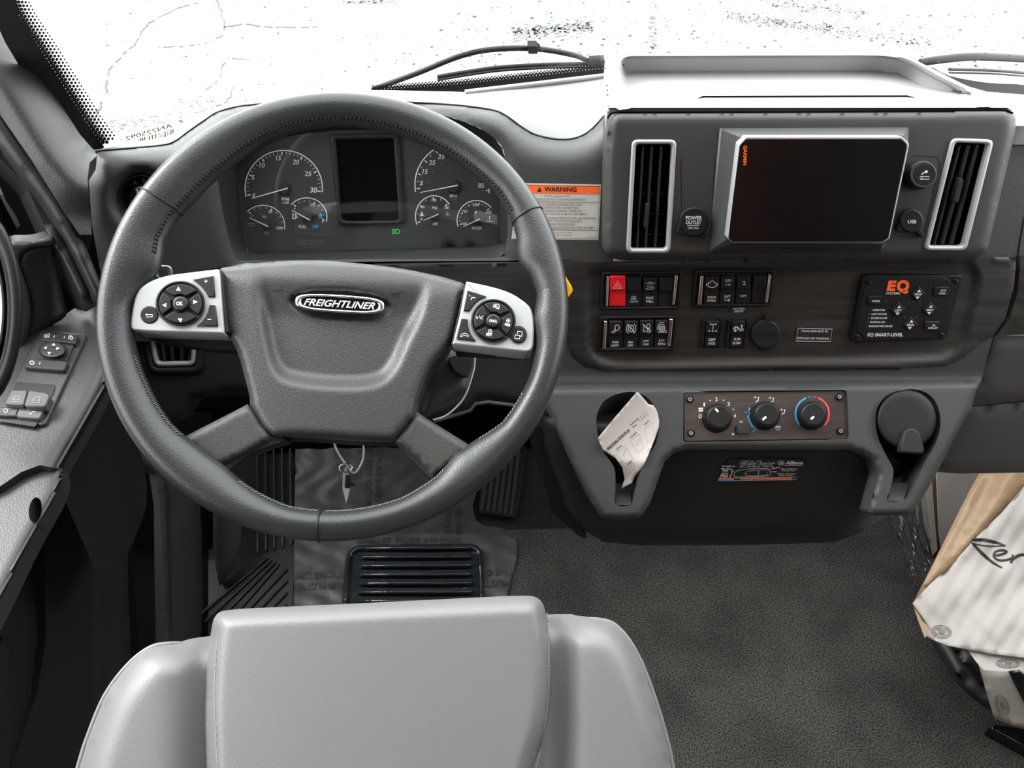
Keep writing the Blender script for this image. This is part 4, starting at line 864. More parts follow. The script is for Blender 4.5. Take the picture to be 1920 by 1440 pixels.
# ================================================================ INSTRUMENT CLUSTER
r = thing('instrument_cluster', 'instrument cluster with white dials around a dark portrait display, seen through the wheel', 'instrument cluster', GP.at(690, 400))
mb = MB(); relief(mb, GP, gl, None, 20, back=-.02); mb.build('dial_face', 'gauge', r)
mb = MB(); so = rr([(618, 252), (748, 250), (760, 415), (754, 420), (640, 423), (634, 418)], [8, 8, 8, 8, 8, 8], 4); si = rr([(629, 262), (738, 260), (748, 410), (742, 414), (648, 415), (640, 410)], [4]*6, 4)
ring(mb, GP, so, si, .005, 0, .001, rnd=.001); mb.build('screen_bezel', 'dark', r); mb = MB(); flat(mb, GP, si, .0012); mb.build('screen', 'screen', r)
G1 = .0008
mb = MB()
def arc(cx, cy, rx, ry, a0, a1, wd=2): stroke(mb, GP, ell(cx, cy, rx, ry, 0, 40, min(a0, a1), max(a0, a1)), wd, G1)
def ticks(cx, cy, rx, ry, a0, a1, n, L, wd, big=0, bw=2.4):
    for i in range(n+1):
        a = math.radians(a0+(a1-a0)*i/n); b = big and i % big == 0; l = L*(1.5 if b else 1)
        stroke(mb, GP, [(cx+math.cos(a)*(rx-3), cy-math.sin(a)*(ry-3)), (cx+math.cos(a)*(rx-3-l), cy-math.sin(a)*(ry-3-l))], bw if b else wd, G1)
arc(532, 353, 72.5, 71, 193, -6); ticks(532, 353, 72.5, 71, 191, -5, 30, 4, 1, 5)
arc(493, 424, 41, 39, 137, -9, 1.4); ticks(493, 424, 41, 39, 133, -5, 8, 3, .9, 4, 2)
arc(575, 407, 38, 36, 140, -14, 1.6); ticks(575, 407, 37, 35, 134, -10, 8, 3, .9, 4, 2)
arc(857, 346, 79, 78, 190, 115, 1.9); ticks(857, 346, 79, 78, 186, 111, 7, 4, 1, 2, 2); stroke(mb, GP, [(911, 358), (916, 357)], 1.4, G1); stroke(mb, GP, [(917, 353), (917, 362)], 2, G1)
arc(814, 406, 35, 39, 203, 36, 1.7); ticks(814, 406, 35, 39, 198, 40, 6, 3, .9, 2, 2)
arc(893, 413, 36, 37, 199, 38, 1.6); ticks(893, 413, 35, 36, 194, 42, 12, 2.5, .8, 3, 1.6)
def gt(s, x0, x1, y, h, sh=.12, b=.01): text(mb, GP, s, x0, y, x1, y+.5, h, G1, bold=b, shear=sh)
for s, x0, x1, y, h in (('0', 473, 478, 369, 7), ('5', 471, 477, 337, 9), ('10', 486, 497, 314, 9), ('15', 517, 527, 300.5, 9), ('20', 549, 561, 308, 9), ('25', 571, 584, 330, 9), ('30', 581, 595, 361, 10), ('5', 787, 793, 347, 8), ('15', 792, 802, 326, 9), ('25', 804, 816.5, 309, 9), ('35', 821, 834, 298, 9.5), ('85', 896, 908, 352, 9)): gt(s, x0, x1, y, h)
for s, x0, x1, y, h in (('RPM', 528, 542, 376, 6), ('x100', 529, 542, 382, 5), ('FUEL', 560, 575, 428, 6), ('MPH', 843, 857, 370, 6), ('PSI', 810, 819.5, 392, 5), ('AIR', 811, 821, 422, 5.5), ('WATER', 884, 903, 430.5, 6), ('100', 518, 527.5, 430, 5.5), ('50', 503, 510.5, 399, 5), ('1/2', 582, 590, 386, 6), ('E', 551, 554, 393, 4), ('F', 603.5, 607, 418, 5), ('50', 789, 796, 390, 5), ('100', 809, 818, 377.5, 5.5), ('150', 833, 842, 391.5, 5.5), ('0', 788, 791.5, 413, 5), ('100', 865, 875, 421.5, 4.5), ('150', 867, 876, 398.5, 5), ('200', 886, 897.5, 386.5, 5.5), ('250', 911, 921.5, 400, 5.5), ('F', 890, 894, 401, 4.5)): gt(s, x0, x1, y, h, .1, .005)
stroke(mb, GP, [(549, 401.5), (549, 410), (554.5, 410), (554.5, 401.5)], 2.2, G1, True); stroke(mb, GP, [(556, 404), (557.5, 409)], 1, G1)
stroke(mb, GP, [(786, 404.5), (796, 404.5)], 1.1, G1); stroke(mb, GP, [(791, 397), (791, 402)], 2.4, G1); flat(mb, GP, ell(791, 402.5, 3, 2, n=8), G1); stroke(mb, GP, [(918, 405), (918, 412)], 1, G1); stroke(mb, GP, [(912, 414.5), (924, 415)], 1, G1)
mb.build('dial_markings', 'white', r)
mb = MB(); gt('PSI', 491, 500, 409, 5); gt('OIL', 495, 505, 439.5, 5.5); stroke(mb, GP, cr([(464, 420), (469, 419), (477, 419), (475, 423), (468, 423)], True, 3), .9, G1, True); gt('0', 471, 475, 406, 4); mb.build('dial_markings', 'grey', r)
mb = MB(); gt('DEF', 585.5, 597.5, 427.5, 6, .15); stroke(mb, GP, [(597, 408.5), (606, 409)], 1.2, G1); flat(mb, GP, ell(601, 404, 3.6, 3, n=8), G1); stroke(mb, GP, [(601, 399), (601, 403)], 1.4, G1)
stroke(mb, GP, [(835, 403), (844, 404)], 1.2, G1); flat(mb, GP, ell(839, 400.5, 2.8, 2, n=8), G1); stroke(mb, GP, [(838, 396), (838.5, 400)], 1.2, G1); mb.build('dial_markings', 'blue', r)
mb = MB(); gt('ULTRA LOW SULFUR', 555, 608, 453.5, 5, 0); gt('DIESEL FUEL ONLY', 557, 607, 460, 5, 0); gt('km/h', 845, 857, 375, 3.5)
for s, x, y in (('10', 800, 343), ('20', 808, 322), ('40', 825, 307)): gt(s, x, x+6, y, 3.5)
mb.build('dial_markings', 'faint', r)
mb = MB(); gt('D', 741, 750, 438, 8.5, 0, .0)
for k in range(4): stroke(mb, GP, [(735, 430.5+k*2.4), (740, 430+k*2.6)], 1.1, G1)
mb.build('headlamp_telltale', 'green', r)
for (hx, hy, hr_), (bx, by), (tx0, ty0), w0 in (((532, 355, 11), (539, 353), (472, 372), 2.2), ((498, 422, 8), (503, 425), (468, 408.5), 1.3), ((577, 406, 9), (581.5, 413), (547, 394.5), 1.7), ((850, 351, 12), (858, 347.5), (788, 361), 1.9), ((814, 404, 8), (822, 401.5), (794, 413.5), 1.5), ((890, 411, 9), (900, 410.5), (868, 425.5), 1.5)):
    mb = MB(); knob(mb, GP, hx, hy, [(hr_, 0), (hr_, .004), (hr_*.85, .0055)], 20); k = mb.build('needle_hub', 'bolster', r)
    mb = MB(); L = math.hypot(tx0-bx, ty0-by); nx, ny = -(ty0-by)/L*w0/2, (tx0-bx)/L*w0/2
    slab(mb, GP, [(bx+nx, by+ny), (bx-nx, by-ny), (tx0-nx*.5, ty0-ny*.5), (tx0+nx*.5, ty0+ny*.5)], .0065, .0055, b=0); mb.build('needle', 'white', k)
mb = MB(); GQ = GP.moved(.012); relief(mb, GQ, gl, None, 40, skirt=False); mb.build('cover_glass', 'gglass', r)
# ================================================================ STEERING WHEEL
e_, w_ = math.radians(56), math.radians(4)
WN = Vector((math.sin(w_)*math.cos(e_), -math.cos(w_)*math.cos(e_), math.sin(e_)))
WO = px(634.5, 572, .757)
ro = math.radians(-3.2)
x1 = Vector((0, 0, 1)).cross(WN)*-1; x1 = WN.cross(Vector((0, 0, 1))); x1 = (x1 if x1.x > 0 else -x1).normalized(); y1 = WN.cross(x1)
WL = PL(WO, n=WN)
sw = thing('steering_wheel', 'black leather four-spoke steering wheel with chrome name badge and silver button pods', 'steering wheel', WO-WN*.04)
RO_ = .228
TB = [(0, 62), (6, 70), (10, 84), (13, 86), (18, 74), (25, 64), (32, 60), (45, 66), (60, 69), (90, 67), (110, 76), (125, 92), (140, 98), (148, 92), (156, 94), (161, 104), (165, 106), (170, 86), (177, 66), (188, 70), (200, 76), (214, 80), (224, 90), (233, 92), (243, 78), (255, 64), (270, 62), (285, 62), (296, 72), (304, 88), (311, 82), (320, 62), (335, 56), (345, 60), (352, 72), (360, 62)]
def rimpt(ph, ps):
    a = math.radians(ph); er = x1*math.cos(a)+y1*math.sin(a)
    P = WO+er*RO_; dep = (P-C0).dot(CF); t = np.interp(ph % 360, [q[0] for q in TB], [q[1] for q in TB])*.93*dep/F/2
    t0 = 31*dep/F; p = math.radians(ps); cs, sn = math.cos(p), math.sin(p)
    # outer half is round, inner half stretches inward
    rad = RO_-t0*.95+(t0*.95*cs if cs > 0 else (2*t-t0*.95)*cs)
    b = .0175 if cs > 0 else .0175-.004*(min(1, (2*t-t0)/.03))*(-cs)**2
    return WO+er*rad+WN*(b*sn)
mb = MB(); NR, NS = 180, 22
rg = [[rimpt(360*i/NR, -360*k/NS) for k in range(NS)] for i in range(NR)]; rg.append(rg[0]); loops(mb, rg, cap1=False); mb.build('rim', 'leather', sw)
for ph in (145.5, 23, 263.5):
    mb = MB(); q = []
    for k in range(24):
        P0 = rimpt(ph, 360*k/24); q.append(P0)
    tube(mb, q, .0012, 5, closed=True); mb.build('rim_seam', 'black', sw)
mb = MB(); ml = MB()
ph = 26.0
while ph < 330:
    top = 20 < ph < 160
    skip = (160 < ph < 192) or (218 < ph < 240) or (262 < ph < 265)
    if not skip:
        tgt = mb if top else ml; pa = 146 if top else 158
        for d1, d2 in ((0, .75), (.75, 0)):
            A, B = rimpt(ph+d1, pa-4), rimpt(ph+d2, pa+7); n = WN*.0006
            if top or d1 == 0: tube(tgt, [A+n, (A+B)/2+n*2.2, B+n], .00062 if top else .0005, 4)
    ph += 1.25 if top else 1.0
    if 298 < ph < 312: ph = 312
mb.build('stitching', 'stitch', sw, kind='stuff'); ml.build('light_stitching', 'stitchl', sw, kind='stuff')
# hub body under the pad
HB = WL.moved(-.012)
po = rr([(410, 503), (470, 494), (560, 487), (640, 490), (740, 501), (820, 516), (873, 532), (862, 590), (848, 645), (806, 688), (782, 752), (780, 778), (739, 827), (672, 825), (560, 817), (513, 820), (492, 802), (468, 760), (469, 747), (445, 655), (422, 622), (411, 560)], [8, 30, 40, 40, 40, 40, 10, 20, 22, 20, 14, 10, 8, 20, 20, 8, 10, 6, 10, 26, 14, 20], 4)
U_ = cr([(478, 480), (486, 560), (500, 640), (516, 690), (548, 712), (640, 722), (706, 716), (738, 690), (762, 640), (790, 580), (812, 500), (812, 440), (478, 440)], True, 5)
def hpad(x, y, d):
    h = edge(d, 16, .010)+.012*(1-((x-640)/250)**2)+.004
    s = sdf(x, y, U_); h -= .0135*(1-sstep(-18, 12, s))*sstep(490, 600, y)
    h += -.012*sstep(560, 480, y)*0
    h -= .010*(1-sstep(486, 560, y-(x-640)*.06))**2
    h -= .006*(1-sstep(-2, 5, sdf(x, y, ell(638, 570, 91, 24, 3.5, 40))))
    return h
mb = MB(); relief(mb, HB, po, hpad, 7, back=-.035); mb.build('horn_pad', 'pad', sw)
mb = MB()
lo = [(513, 812), (560, 809), (672, 817), (739, 819), (741, 826), (738, 831), (672, 829), (560, 821), (512, 824)]
slab(mb, HB.moved(-.008), lo, .0, -.03, b=1.5); mb.build('pad_lower_edge', 'dark', sw)
# badge
def sup(cx, cy, rx, ry, rot, n=56, e=.62):
    q = math.radians(rot); o = []
    for k in range(n):
        a = 2*math.pi*k/n; c_, s_ = math.cos(a), math.sin(a); x = rx*math.copysign(abs(c_)**e, c_); y = -ry*math.copysign(abs(s_)**e, s_)
        o.append((cx+x*math.cos(q)-y*math.sin(q), cy+x*math.sin(q)+y*math.cos(q)))
    return o
BD = PL(HB.at(638, 569, .0095), n=WN)
mb = MB(); loops(mb, [[BD.at(*p, o) for p in sup(637, 569.5, a, b, 3.6)] for a, b, o in ((85, 17.5, -.004), (84, 17, .0016), (81, 15.2, .003), (76, 12.6, .003), (72, 11.2, .0012), (71.5, 11, -.001))], cap1=False)
bdg = mb.build('badge', 'chrome', sw, label='chrome-rimmed oval name badge')
mb = MB(); flat(mb, BD, sup(637, 569.5, 72, 11.3, 3.6), .0005); mb.build('badge_field', 'gloss', bdg)
mb = MB(); text(mb, BD, 'FREIGHTLINER', 569, 572, 707, 580.5, 13, .002, shear=.45, bold=.012, depth=.0015); mb.build('lettering', 'badgeletter', bdg)
mb = MB(); HPp = BentPL(HB, lambda x, y: float(hpad(x, y, np.float64(40))))
stroke(mb, HPp, [(731, 550), (750, 550), (757, 546)], 1, .0004); stroke(mb, HPp, [(736, 552), (750, 552), (748, 556), (738, 555), (736, 552)], 1, .0004); stroke(mb, HPp, [(512, 545), (528, 544), (533, 546)], 1, .0004); mb.build('horn_symbol', 'black', sw)
# pods
PD = WL.moved(.002)
def pod(name, label, o, inn):
    mb = MB(); slab(mb, PD, rr(o, inn, 4), .004, -.026, b=4, bh=.003, seg=3); p = mb.build(name, 'silver', sw, label=label); return p
p = pod('button_pod', 'left silver pod with OK disc', [(411, 504), (305, 517), (267, 534), (252, 556), (245, 600), (245, 620), (300, 623), (420, 626)], [4, 30, 30, 30, 20, 10, 10, 3])
def btn(pl, pts, off0, off1, m, par, name, b=1.5, lab=None):
    mb = MB(); slab(mb, pl, pts, off1, off0, b=b); return mb.build(name, m, par, label=lab)
Q = .0042
def disc(cx, cy, rx, ry, rc, par, cuts):
    mb = MB(); loops(mb, [[PD.at(*q, o) for q in ell(cx, cy, rx*k, ry*k, 0, 44)] for k, o in ((1.0, .0035), (1.0, .0065), (.965, .0078), (.93, .0078), (.9, .0062))]); mb.build('disc_ring', 'black', par)
    for i in range(4):
        a0 = cuts[i]+4; a1 = cuts[(i+1) % 4]-4
        if a1 < a0: a1 += 360
        pts = ell(cx, cy, rx*.86, ry*.86, 0, 12, a0, a1)+ell(cx, cy, rc+3.5, rc+3, 0, 8, a0+10, a1-10)[::-1]
        btn(PD, pts, .0055, .0095, 'key', par, 'direction_key', 1.6)
    mb = MB(); loops(mb, [[PD.at(*q, o) for q in ell(cx, cy, rc*k, rc*k*.95, 0, 28)] for k, o in ((1, .006), (1, .0105), (.93, .0115), (.7, .0118))]); mb.build('centre_key', 'key', par)
disc(338, 569, 46.5, 42.5, 14.5, p, [38, 140, 218, 322])
btn(PD, ell(280, 590, 17.5, 17, 0, 28)[1:], .003, .0052, 'black', p, 'back_key', 3)
btn(PD, [(361, 524), (400, 517), (401.5, 540), (402.5, 556), (390, 556), (386, 548), (378, 538), (370, 530)], .003, .0062, 'key', p, 'plus_key')
btn(PD, [(392, 571), (403, 572), (406, 592), (408, 611), (368, 611), (378, 603), (385, 594), (390, 583)], .003, .0062, 'key', p, 'minus_key')
mb = MB(); T_ = .0098
for q in ([(330, 545), (339, 545), (334.5, 537)], [(333, 597), (342, 597), (339, 605)][::-1], [(304, 572), (312, 568), (311.5, 576)], [(371, 566), (362, 562), (362.5, 570)]): flat(mb, PD, q, T_)
text(mb, PD, 'OK', 330, 572.5, 343, 572.5, 7, .0121, bold=.04)
stroke(mb, PD, [(386, 530), (386, 524)], 1.3, .0066); stroke(mb, PD, [(383, 527.5), (389.5, 527)], 1.3, .0066); stroke(mb, PD, [(389, 599), (396, 598.7)], 1.4, .0066)
stroke(mb, PD, [(275, 590), (286, 590), (286, 594), (274, 594.5)], 1.3, .0056); flat(mb, PD, [(272, 590), (276, 587.5), (276, 592)], .0056)
mb.build('lettering', 'white', p)
p = pod('button_pod', 'right silver pod with cruise control disc', [(874, 527), (951, 544), (990, 569), (999, 584), (1003, 615), (1000, 655), (990, 661), (848, 646), (862, 590)], [3, 40, 20, 20, 20, 10, 8, 3, 3])
disc(925, 601.5, 42, 41, 13.5, p, [30, 120, 208, 308])
mb = MB(); loops(mb, [[PD.at(*q, o) for q in ell(972, 627, 16*k, 16.5*k, 0, 28)] for k, o in ((1, .003), (1, .0055), (.93, .0062), (.6, .0056))]); mb.build('page_key', 'black', p)
btn(PD, [(876.5, 544), (912, 555.5), (900, 560.5), (890, 569), (880, 583), (869.6, 582)], .003, .0062, 'key', p, 'call_key')
btn(PD, [(865, 597), (877, 598), (878, 612), (883, 627), (892, 639), (856, 635)], .003, .0062, 'key', p, 'hangup_key')
mb = MB(); text(mb, PD, 'CNCL', 917, 603.5, 932, 605, 5, .0121, bold=.04); text(mb, PD, 'RES', 946, 610, 956, 612.5, 5, T_, bold=.04); text(mb, PD, 'SET', 911, 629, 922.5, 631, 5.5, T_, bold=.04)
for x, y in ((953, 601), (919, 621)): stroke(mb, PD, ell(x, y, 3.4, n=12), .9, T_, True); stroke(mb, PD, [(x-2, y), (x+2, y)], .9, T_)
stroke(mb, PD, [(953, 599), (953, 603)], .9, T_)
stroke(mb, PD, ell(932.5, 574.5, 3.6, 4.2, n=14), 1.2, T_, True); stroke(mb, PD, [(927, 569), (936, 580)], 1, T_)
for k in range(3): stroke(mb, PD, [(924.5, 572+k*2), (928, 572.3+k*2)], .9, T_)
stroke(mb, PD, [(893, 593), (897, 596), (893, 598)], .9, T_); stroke(mb, PD, [(899, 592), (901, 598)], 1, T_); stroke(mb, PD, [(906, 592), (902, 595), (905, 599)], .9, T_); stroke(mb, PD, [(892, 595), (895, 595)], .8, T_)
stroke(mb, PD, cr([(863.5, 631), (865, 627), (871, 625), (877, 627), (878, 631), (873, 629), (869, 629), (866, 631)], True, 3), .9, .0066, True)
stroke(mb, PD, [(883, 562), (885, 558), (891, 558)], 1.6, .0066); stroke(mb, PD, [(880, 553), (882, 556)], 1, .0066)
stroke(mb, PD, [(966, 628), (975, 629), (974, 635.5), (965, 634.5)], 1.3, .0062, True); stroke(mb, PD, [(970, 626), (971, 621), (979.5, 622.5), (978, 631), (975, 630.5)], 1.3, .0062)
mb.build('lettering', 'white', p)
for o in ([(252, 616), (420, 622), (446, 640), (444, 658), (400, 656), (300, 640), (256, 628)], [(850, 642), (998, 656), (992, 668), (960, 668), (856, 662)]):
    mb = MB(); slab(mb, WL, rr(o, 4), -.02, -.036, b=2); mb.build('pod_underside', 'black', sw)
mb = MB(); slab(mb, WL, rr([(409, 506), (415, 506), (428, 622), (421, 624)], 2), .003, -.02, b=1); mb.build('pod_gap', 'black', sw); mb = MB(); slab(mb, WL, rr([(872, 532), (877, 530), (852, 646), (846, 646)], 2), .003, -.02, b=1); mb.build('pod_gap', 'black', sw)
# lower spokes
def spoke(o, bod):
    mb = MB(); relief(mb, WL, o, lambda x, y, d: -.004+edge(d, 9, .006), 8, back=-.012); k = mb.build('spoke', 'spoke', sw)
    mb = MB(); slab(mb, WL, rr(bod, 5), -.010, -.03, b=3); mb.build('spoke_underside', 'dark', k)
spoke([(338, 823), (464, 758), (480, 775), (496, 800), (514, 822), (470, 846), (425, 870), (405, 876), (370, 850)], [(340, 828), (464, 762), (540, 826), (470, 850), (432, 880), (424, 892), (400, 882)])
spoke([(782, 772), (800, 785), (886, 838), (880, 848), (810, 898), (804, 886), (785, 862), (745, 832), (740, 824)], [(784, 774), (884, 836), (808, 900), (740, 830)])
# column and stalks
col = thing('steering_column', 'black steering column shroud behind the wheel hub', 'steering column', WO-WN*.06)
mb = MB(); rg = []
for t in range(6):
    c = WO-WN*(.045+.05*t); c = c+Vector((0, .012*t, 0)); rx_, ry_ = .062+.004*t, .055+.004*t
    rg.append([c+x1*(rx_*math.copysign(abs(math.cos(a))**.7, math.cos(a)))+y1*(ry_*math.copysign(abs(math.sin(a))**.7, math.sin(a))) for a in [2*math.pi*k/28 for k in range(28)]])
loops(mb, rg, cap0=True); mb.build('shroud', 'dark', col)
SL = WL.moved(-.075)
r = thing('gear_stalk', 'dark grey stubby gear stalk under the right silver pod', 'stalk', SL.at(845, 710))
mb = MB(); relief(mb, SL, cr([(802, 690), (812, 668), (850, 650), (905, 648), (893, 672), (884, 700), (878, 730), (860, 742), (820, 765), (798, 778), (790, 768), (796, 730)], True, 4), lambda x, y, d: edge(d, 22, .016), 7, back=-.03); mb.build('stalk_body', 'lower', r)
mb = MB(); slab(mb, SL.moved(.004), cr([(842, 668), (892, 662), (890, 684), (880, 702), (868, 706), (850, 694)], True, 4), .004, -.004, b=3); mb.build('stalk_tip', 'lower', r)
mb = MB(); tube(mb, [SL.at(x, y, .012) for x, y in cr([(890, 668), (889, 690), (883, 712), (875, 735), (864, 754), (846, 772), (830, 782), (812, 787)], False, 5)], .0009, 6); o = mb.build('cable_tie', 'wire', None); tagit(o, 'thin white cable curving beside the gear stalk', 'cable')
mb = MB(); tube(mb, [BP.at(x, y, .02) for x, y in [(815, 790), (882, 770), (892, 757), (916, 754), (1000, 765)]], .003, 6); mb.build('panel_rail', 'lower', dash)
r = thing('parking_brake_knob', 'yellow parking brake knob peeking out right of the steering wheel rim', 'knob', BP.at(1060, 545, .02))
mb = MB(); slab(mb, BP, rr([(1045, 510), (1056, 512), (1076, 545), (1056, 570), (1030, 566), (1022, 534)], 7, 4), .035, .026, b=2.5, seg=3); mb.build('knob_head', 'yellow', r)
mb = MB(); knob(mb, BP, 1046, 541, [(10, .0), (10, .028)], 16); mb.build('knob_stem', 'black', r)
mb = MB(); loops(mb, [[BP.at(*p, .022) for p in rr([(290, 496), (322, 498), (325, 520), (290, 520)], 8, 4)], [BP.at(*p, .028) for p in rr([(292, 499), (320, 500), (322, 520), (292, 520)], 8, 4)], [BP.at(*p, .022) for p in rr([(297, 504), (314, 505), (316, 520), (297, 520)], 6, 4)]], cap1=False)
o = mb.build('column_release_lever', 'silver', None); tagit(o, 'small silver loop peeking out above the left silver pod', 'lever')
# keys on a wire
r = thing('key_tag', 'small pointed key tag hanging on a thin white wire under the hub', 'key tag', px(652, 860, .80))
kp = PL(px(652, 860, .80), 45)
mb = MB(); tube(mb, [kp.at(x, y) for x, y in cr([(622, 815), (632, 845), (650, 872), (664, 887), (678, 868), (682, 845), (679, 815)], False, 6)], .0010, 6); mb.build('wire_loop', 'wire', r)
mb = MB(); tube(mb, [kp.at(x, y, .003) for x, y in ell(648, 878, 12, 8, 0, 18)], .0008, 5, closed=True); mb.build('split_ring', 'chrome', r)
mb = MB(); slab(mb, kp, [(648, 872), (655, 893), (656, 915), (649, 944), (642, 915), (643, 890)], .002, 0, b=.6); mb.build('tag', 'label', r)
mb = MB(); slab(mb, kp, rr([(648, 890), (657, 892), (656, 916), (646, 915)], 2), .006, .002, b=1); slab(mb, kp, rr([(656, 905), (665, 908), (664, 913), (656, 911)], 1.5), .005, .002, b=.6); mb.build('key', 'dark', r)
# ================================================================ DOOR AND PILLAR
PP_ = PL(px(90, 240, .86), 40, 38)
dr = thing('door_1', None, None, (-.6, .6, .6), kind='structure'); dr['label'] = 'grey driver door trim at left with armrest and pull handle'
pil = [(-60, -60), (0, 18), (40, 78), (80, 140), (120, 205), (150, 252), (178, 284), (182, 292), (168, 305), (164, 335), (168, 380), (172, 440), (150, 440), (118, 392), (60, 300), (0, 215), (-60, 130)]
ge = [(-60, -60), (0, 18), (40, 78), (80, 140), (120, 205), (150, 252), (178, 284)]
mb = MB(); relief(mb, PP_, pil, lambda x, y, d: edge(dpoly(x, y, ge, False), 95, .10)-.03*sstep(60, 130, dpoly(x, y, ge, False)), 12, back=-.12)
o = mb.build('trim_1', 'pillar', kind='structure'); o['label'] = 'grey grained pillar trim left of the windshield'
PQ = PL(px(70, 330, .88), 35, 50)
mb = MB(); ol = [(-60, 100), (0, 192), (50, 255), (90, 310), (120, 362), (145, 415), (152, 440), (200, 560), (185, 570), (130, 455), (80, 375), (0, 268), (-60, 180)]
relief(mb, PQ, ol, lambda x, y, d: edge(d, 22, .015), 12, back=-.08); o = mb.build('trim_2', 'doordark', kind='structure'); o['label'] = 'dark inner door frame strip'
mb = MB(); relief(mb, PL(px(60, 380, .9), 35, 50), [(-60, 190), (0, 278), (80, 385), (128, 460), (180, 575), (160, 570), (110, 470), (95, 450), (48, 345), (0, 298), (-60, 215)], lambda x, y, d: edge(d, 10, .008), 12, back=-.06); o = mb.build('trim_3', 'bolster', kind='structure'); o['label'] = 'grey door seal strip along the frame'
DV = PL((-.66, .6, .9), n=(1, 0, 0))
mb = MB(); relief(mb, DV, [(-200, 200), (0, 290), (60, 350), (110, 470), (200, 600), (200, 700), (0, 700), (-200, 700)], None, 40, back=-.03); mb.build('upper_panel', 'void', dr)
mb = MB(); relief(mb, DV.moved(.01), [(-20, 335), (0, 350), (12, 378), (30, 405), (38, 422), (32, 428), (22, 410), (2, 372), (-20, 350)], lambda x, y, d: edge(d, 4, .004), 6); mb.build('mirror_bracket', 'bolster', dr)
AP = PL((0, 0, .86), n=(0, 0, 1))
arm = [(122, 590), (140, 578), (165, 571), (186, 576), (205, 600), (215, 640), (212, 700), (185, 757), (150, 820), (133, 847), (116, 880), (75, 872), (40, 885), (0, 912), (-120, 960), (-260, 960), (-260, 700), (-60, 700), (0, 700), (25, 650), (50, 605), (90, 585)]
ae = arm[2:11]
mb = MB(); relief(mb, AP, arm, lambda x, y, d: edge(dpoly(x, y, ae, False), 36, .024), 7, back=-.04)
mb.build('armrest', 'door', dr)
ap_ = [AP.at(x, y, -.023) for x, y in cr(ae, False, 5)]; dn_ = [p+Vector((-.012, -.004, -.03)) for p in ap_]; dd_ = [Vector((p.x-.05, p.y, .56)) for p in ap_]
mb = MB(); n_ = len(ap_); mb.add(ap_+dn_+dd_, [(k*n_+i, k*n_+i+1, (k+1)*n_+i+1, (k+1)*n_+i) for k in range(2) for i in range(n_-1)]); mb.build('armrest_side', 'dark', dr)
UPl = PL(AP.at(60, 640), 12, 30)
mb = MB(); relief(mb, UPl, cr([(38, 478), (55, 464), (96, 456), (103, 480), (112, 520), (120, 560), (124, 592), (90, 615), (48, 650), (56, 600), (57, 570), (46, 530), (35, 500)], True, 3), lambda x, y, d: -.004+edge(d, 10, .006)-.01*np.sin(np.clip((x-40)/80, 0, 1)*3.14), 7, back=-.02); mb.build('grab_recess', 'doordark', dr)
mb = MB(); relief(mb, UPl.moved(.004), cr([(12, 478), (20, 455), (60, 452), (96, 443), (101, 452), (97, 460), (60, 464), (42, 474), (35, 488), (40, 510), (52, 545), (58, 580), (54, 620), (44, 655), (10, 745), (-20, 760), (-10, 710), (12, 680), (31, 630), (35, 585), (28, 540), (13, 500)], True, 4), lambda x, y, d: edge(d, 7, .005), 5, back=-.03); mb.build('grab_edge', 'door', dr)
mb = MB(); SPK = AP.moved(-.01)
loops(mb, [[px(x, y, .80) for x, y in ell(-42, 580, 85, 190, 0, 40)], [px(x, y, .78) for x, y in ell(-42, 580, 78, 180, 0, 40)], [px(x, y, .80) for x, y in ell(-44, 580, 58, 150, 0, 40)]], cap1=False); mb.build('speaker_ring', 'black', dr)
mb = MB(); loops(mb, [[px(x, y, .795) for x, y in ell(-42, 580, 50, 128, 0, 40)], [px(x, y, .79) for x, y in ell(-42, 580, 46, 120, 0, 40)]]); mb.build('speaker_ring', 'silver', dr)
PH = PL((0, 0, .852), n=(0, 0, 1))
hole = ell(66, 956, 12, 24, 8, 20)
ph_ = [(-80, 950), (-20, 922), (0, 912), (40, 886)]+cr([(75, 873), (100, 872), (117, 879), (115, 905), (102, 935), (82, 970), (53, 1022), (22, 1085), (0, 1130)], False, 5)+[(-60, 1240), (-80, 1240)]
mb = MB(); relief(mb, PH, ph_, lambda x, y, d: edge(d, 24, .010), 6, holes=[hole], back=-.03, hback=-.02); mb.build('pull_handle', 'door', dr)
mb = MB(); loops(mb, [[PH.at(*p, -.001) for p in hole], [PH.at(*p, -.02) for p in scl(hole, .8)]]); mb.build('handle_screw_hole', 'gloss', dr)
DL = PL((-.60, .5, .4), n=(1, 0, .05))
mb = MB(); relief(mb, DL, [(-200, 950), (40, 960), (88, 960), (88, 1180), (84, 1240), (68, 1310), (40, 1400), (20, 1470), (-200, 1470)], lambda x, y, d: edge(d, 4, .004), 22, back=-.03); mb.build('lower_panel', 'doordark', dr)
mb = MB(); relief(mb, DL.moved(.012), rr([(-20, 1200), (4, 1192), (24, 1200), (26, 1250), (14, 1340), (-6, 1420), (-40, 1440)], 10), lambda x, y, d: edge(d, 9, .008), 8, back=-.02); mb.build('map_pocket_lip', 'bolster', dr)
mb = MB(); DS = PL((-.56, .5, .3), n=(1, -.1, .1)); relief(mb, DS, [(80, 820), (130, 850), (160, 800), (214, 700), (240, 800), (240, 1100), (250, 1300), (210, 1470), (10, 1470), (70, 1300), (86, 1200)], lambda x, y, d: -.012+.004*(np.abs(x-193) < 10)-.03*sstep(205, 240, x), 10, back=-.03); mb.build('door_sill', 'dark', dr)
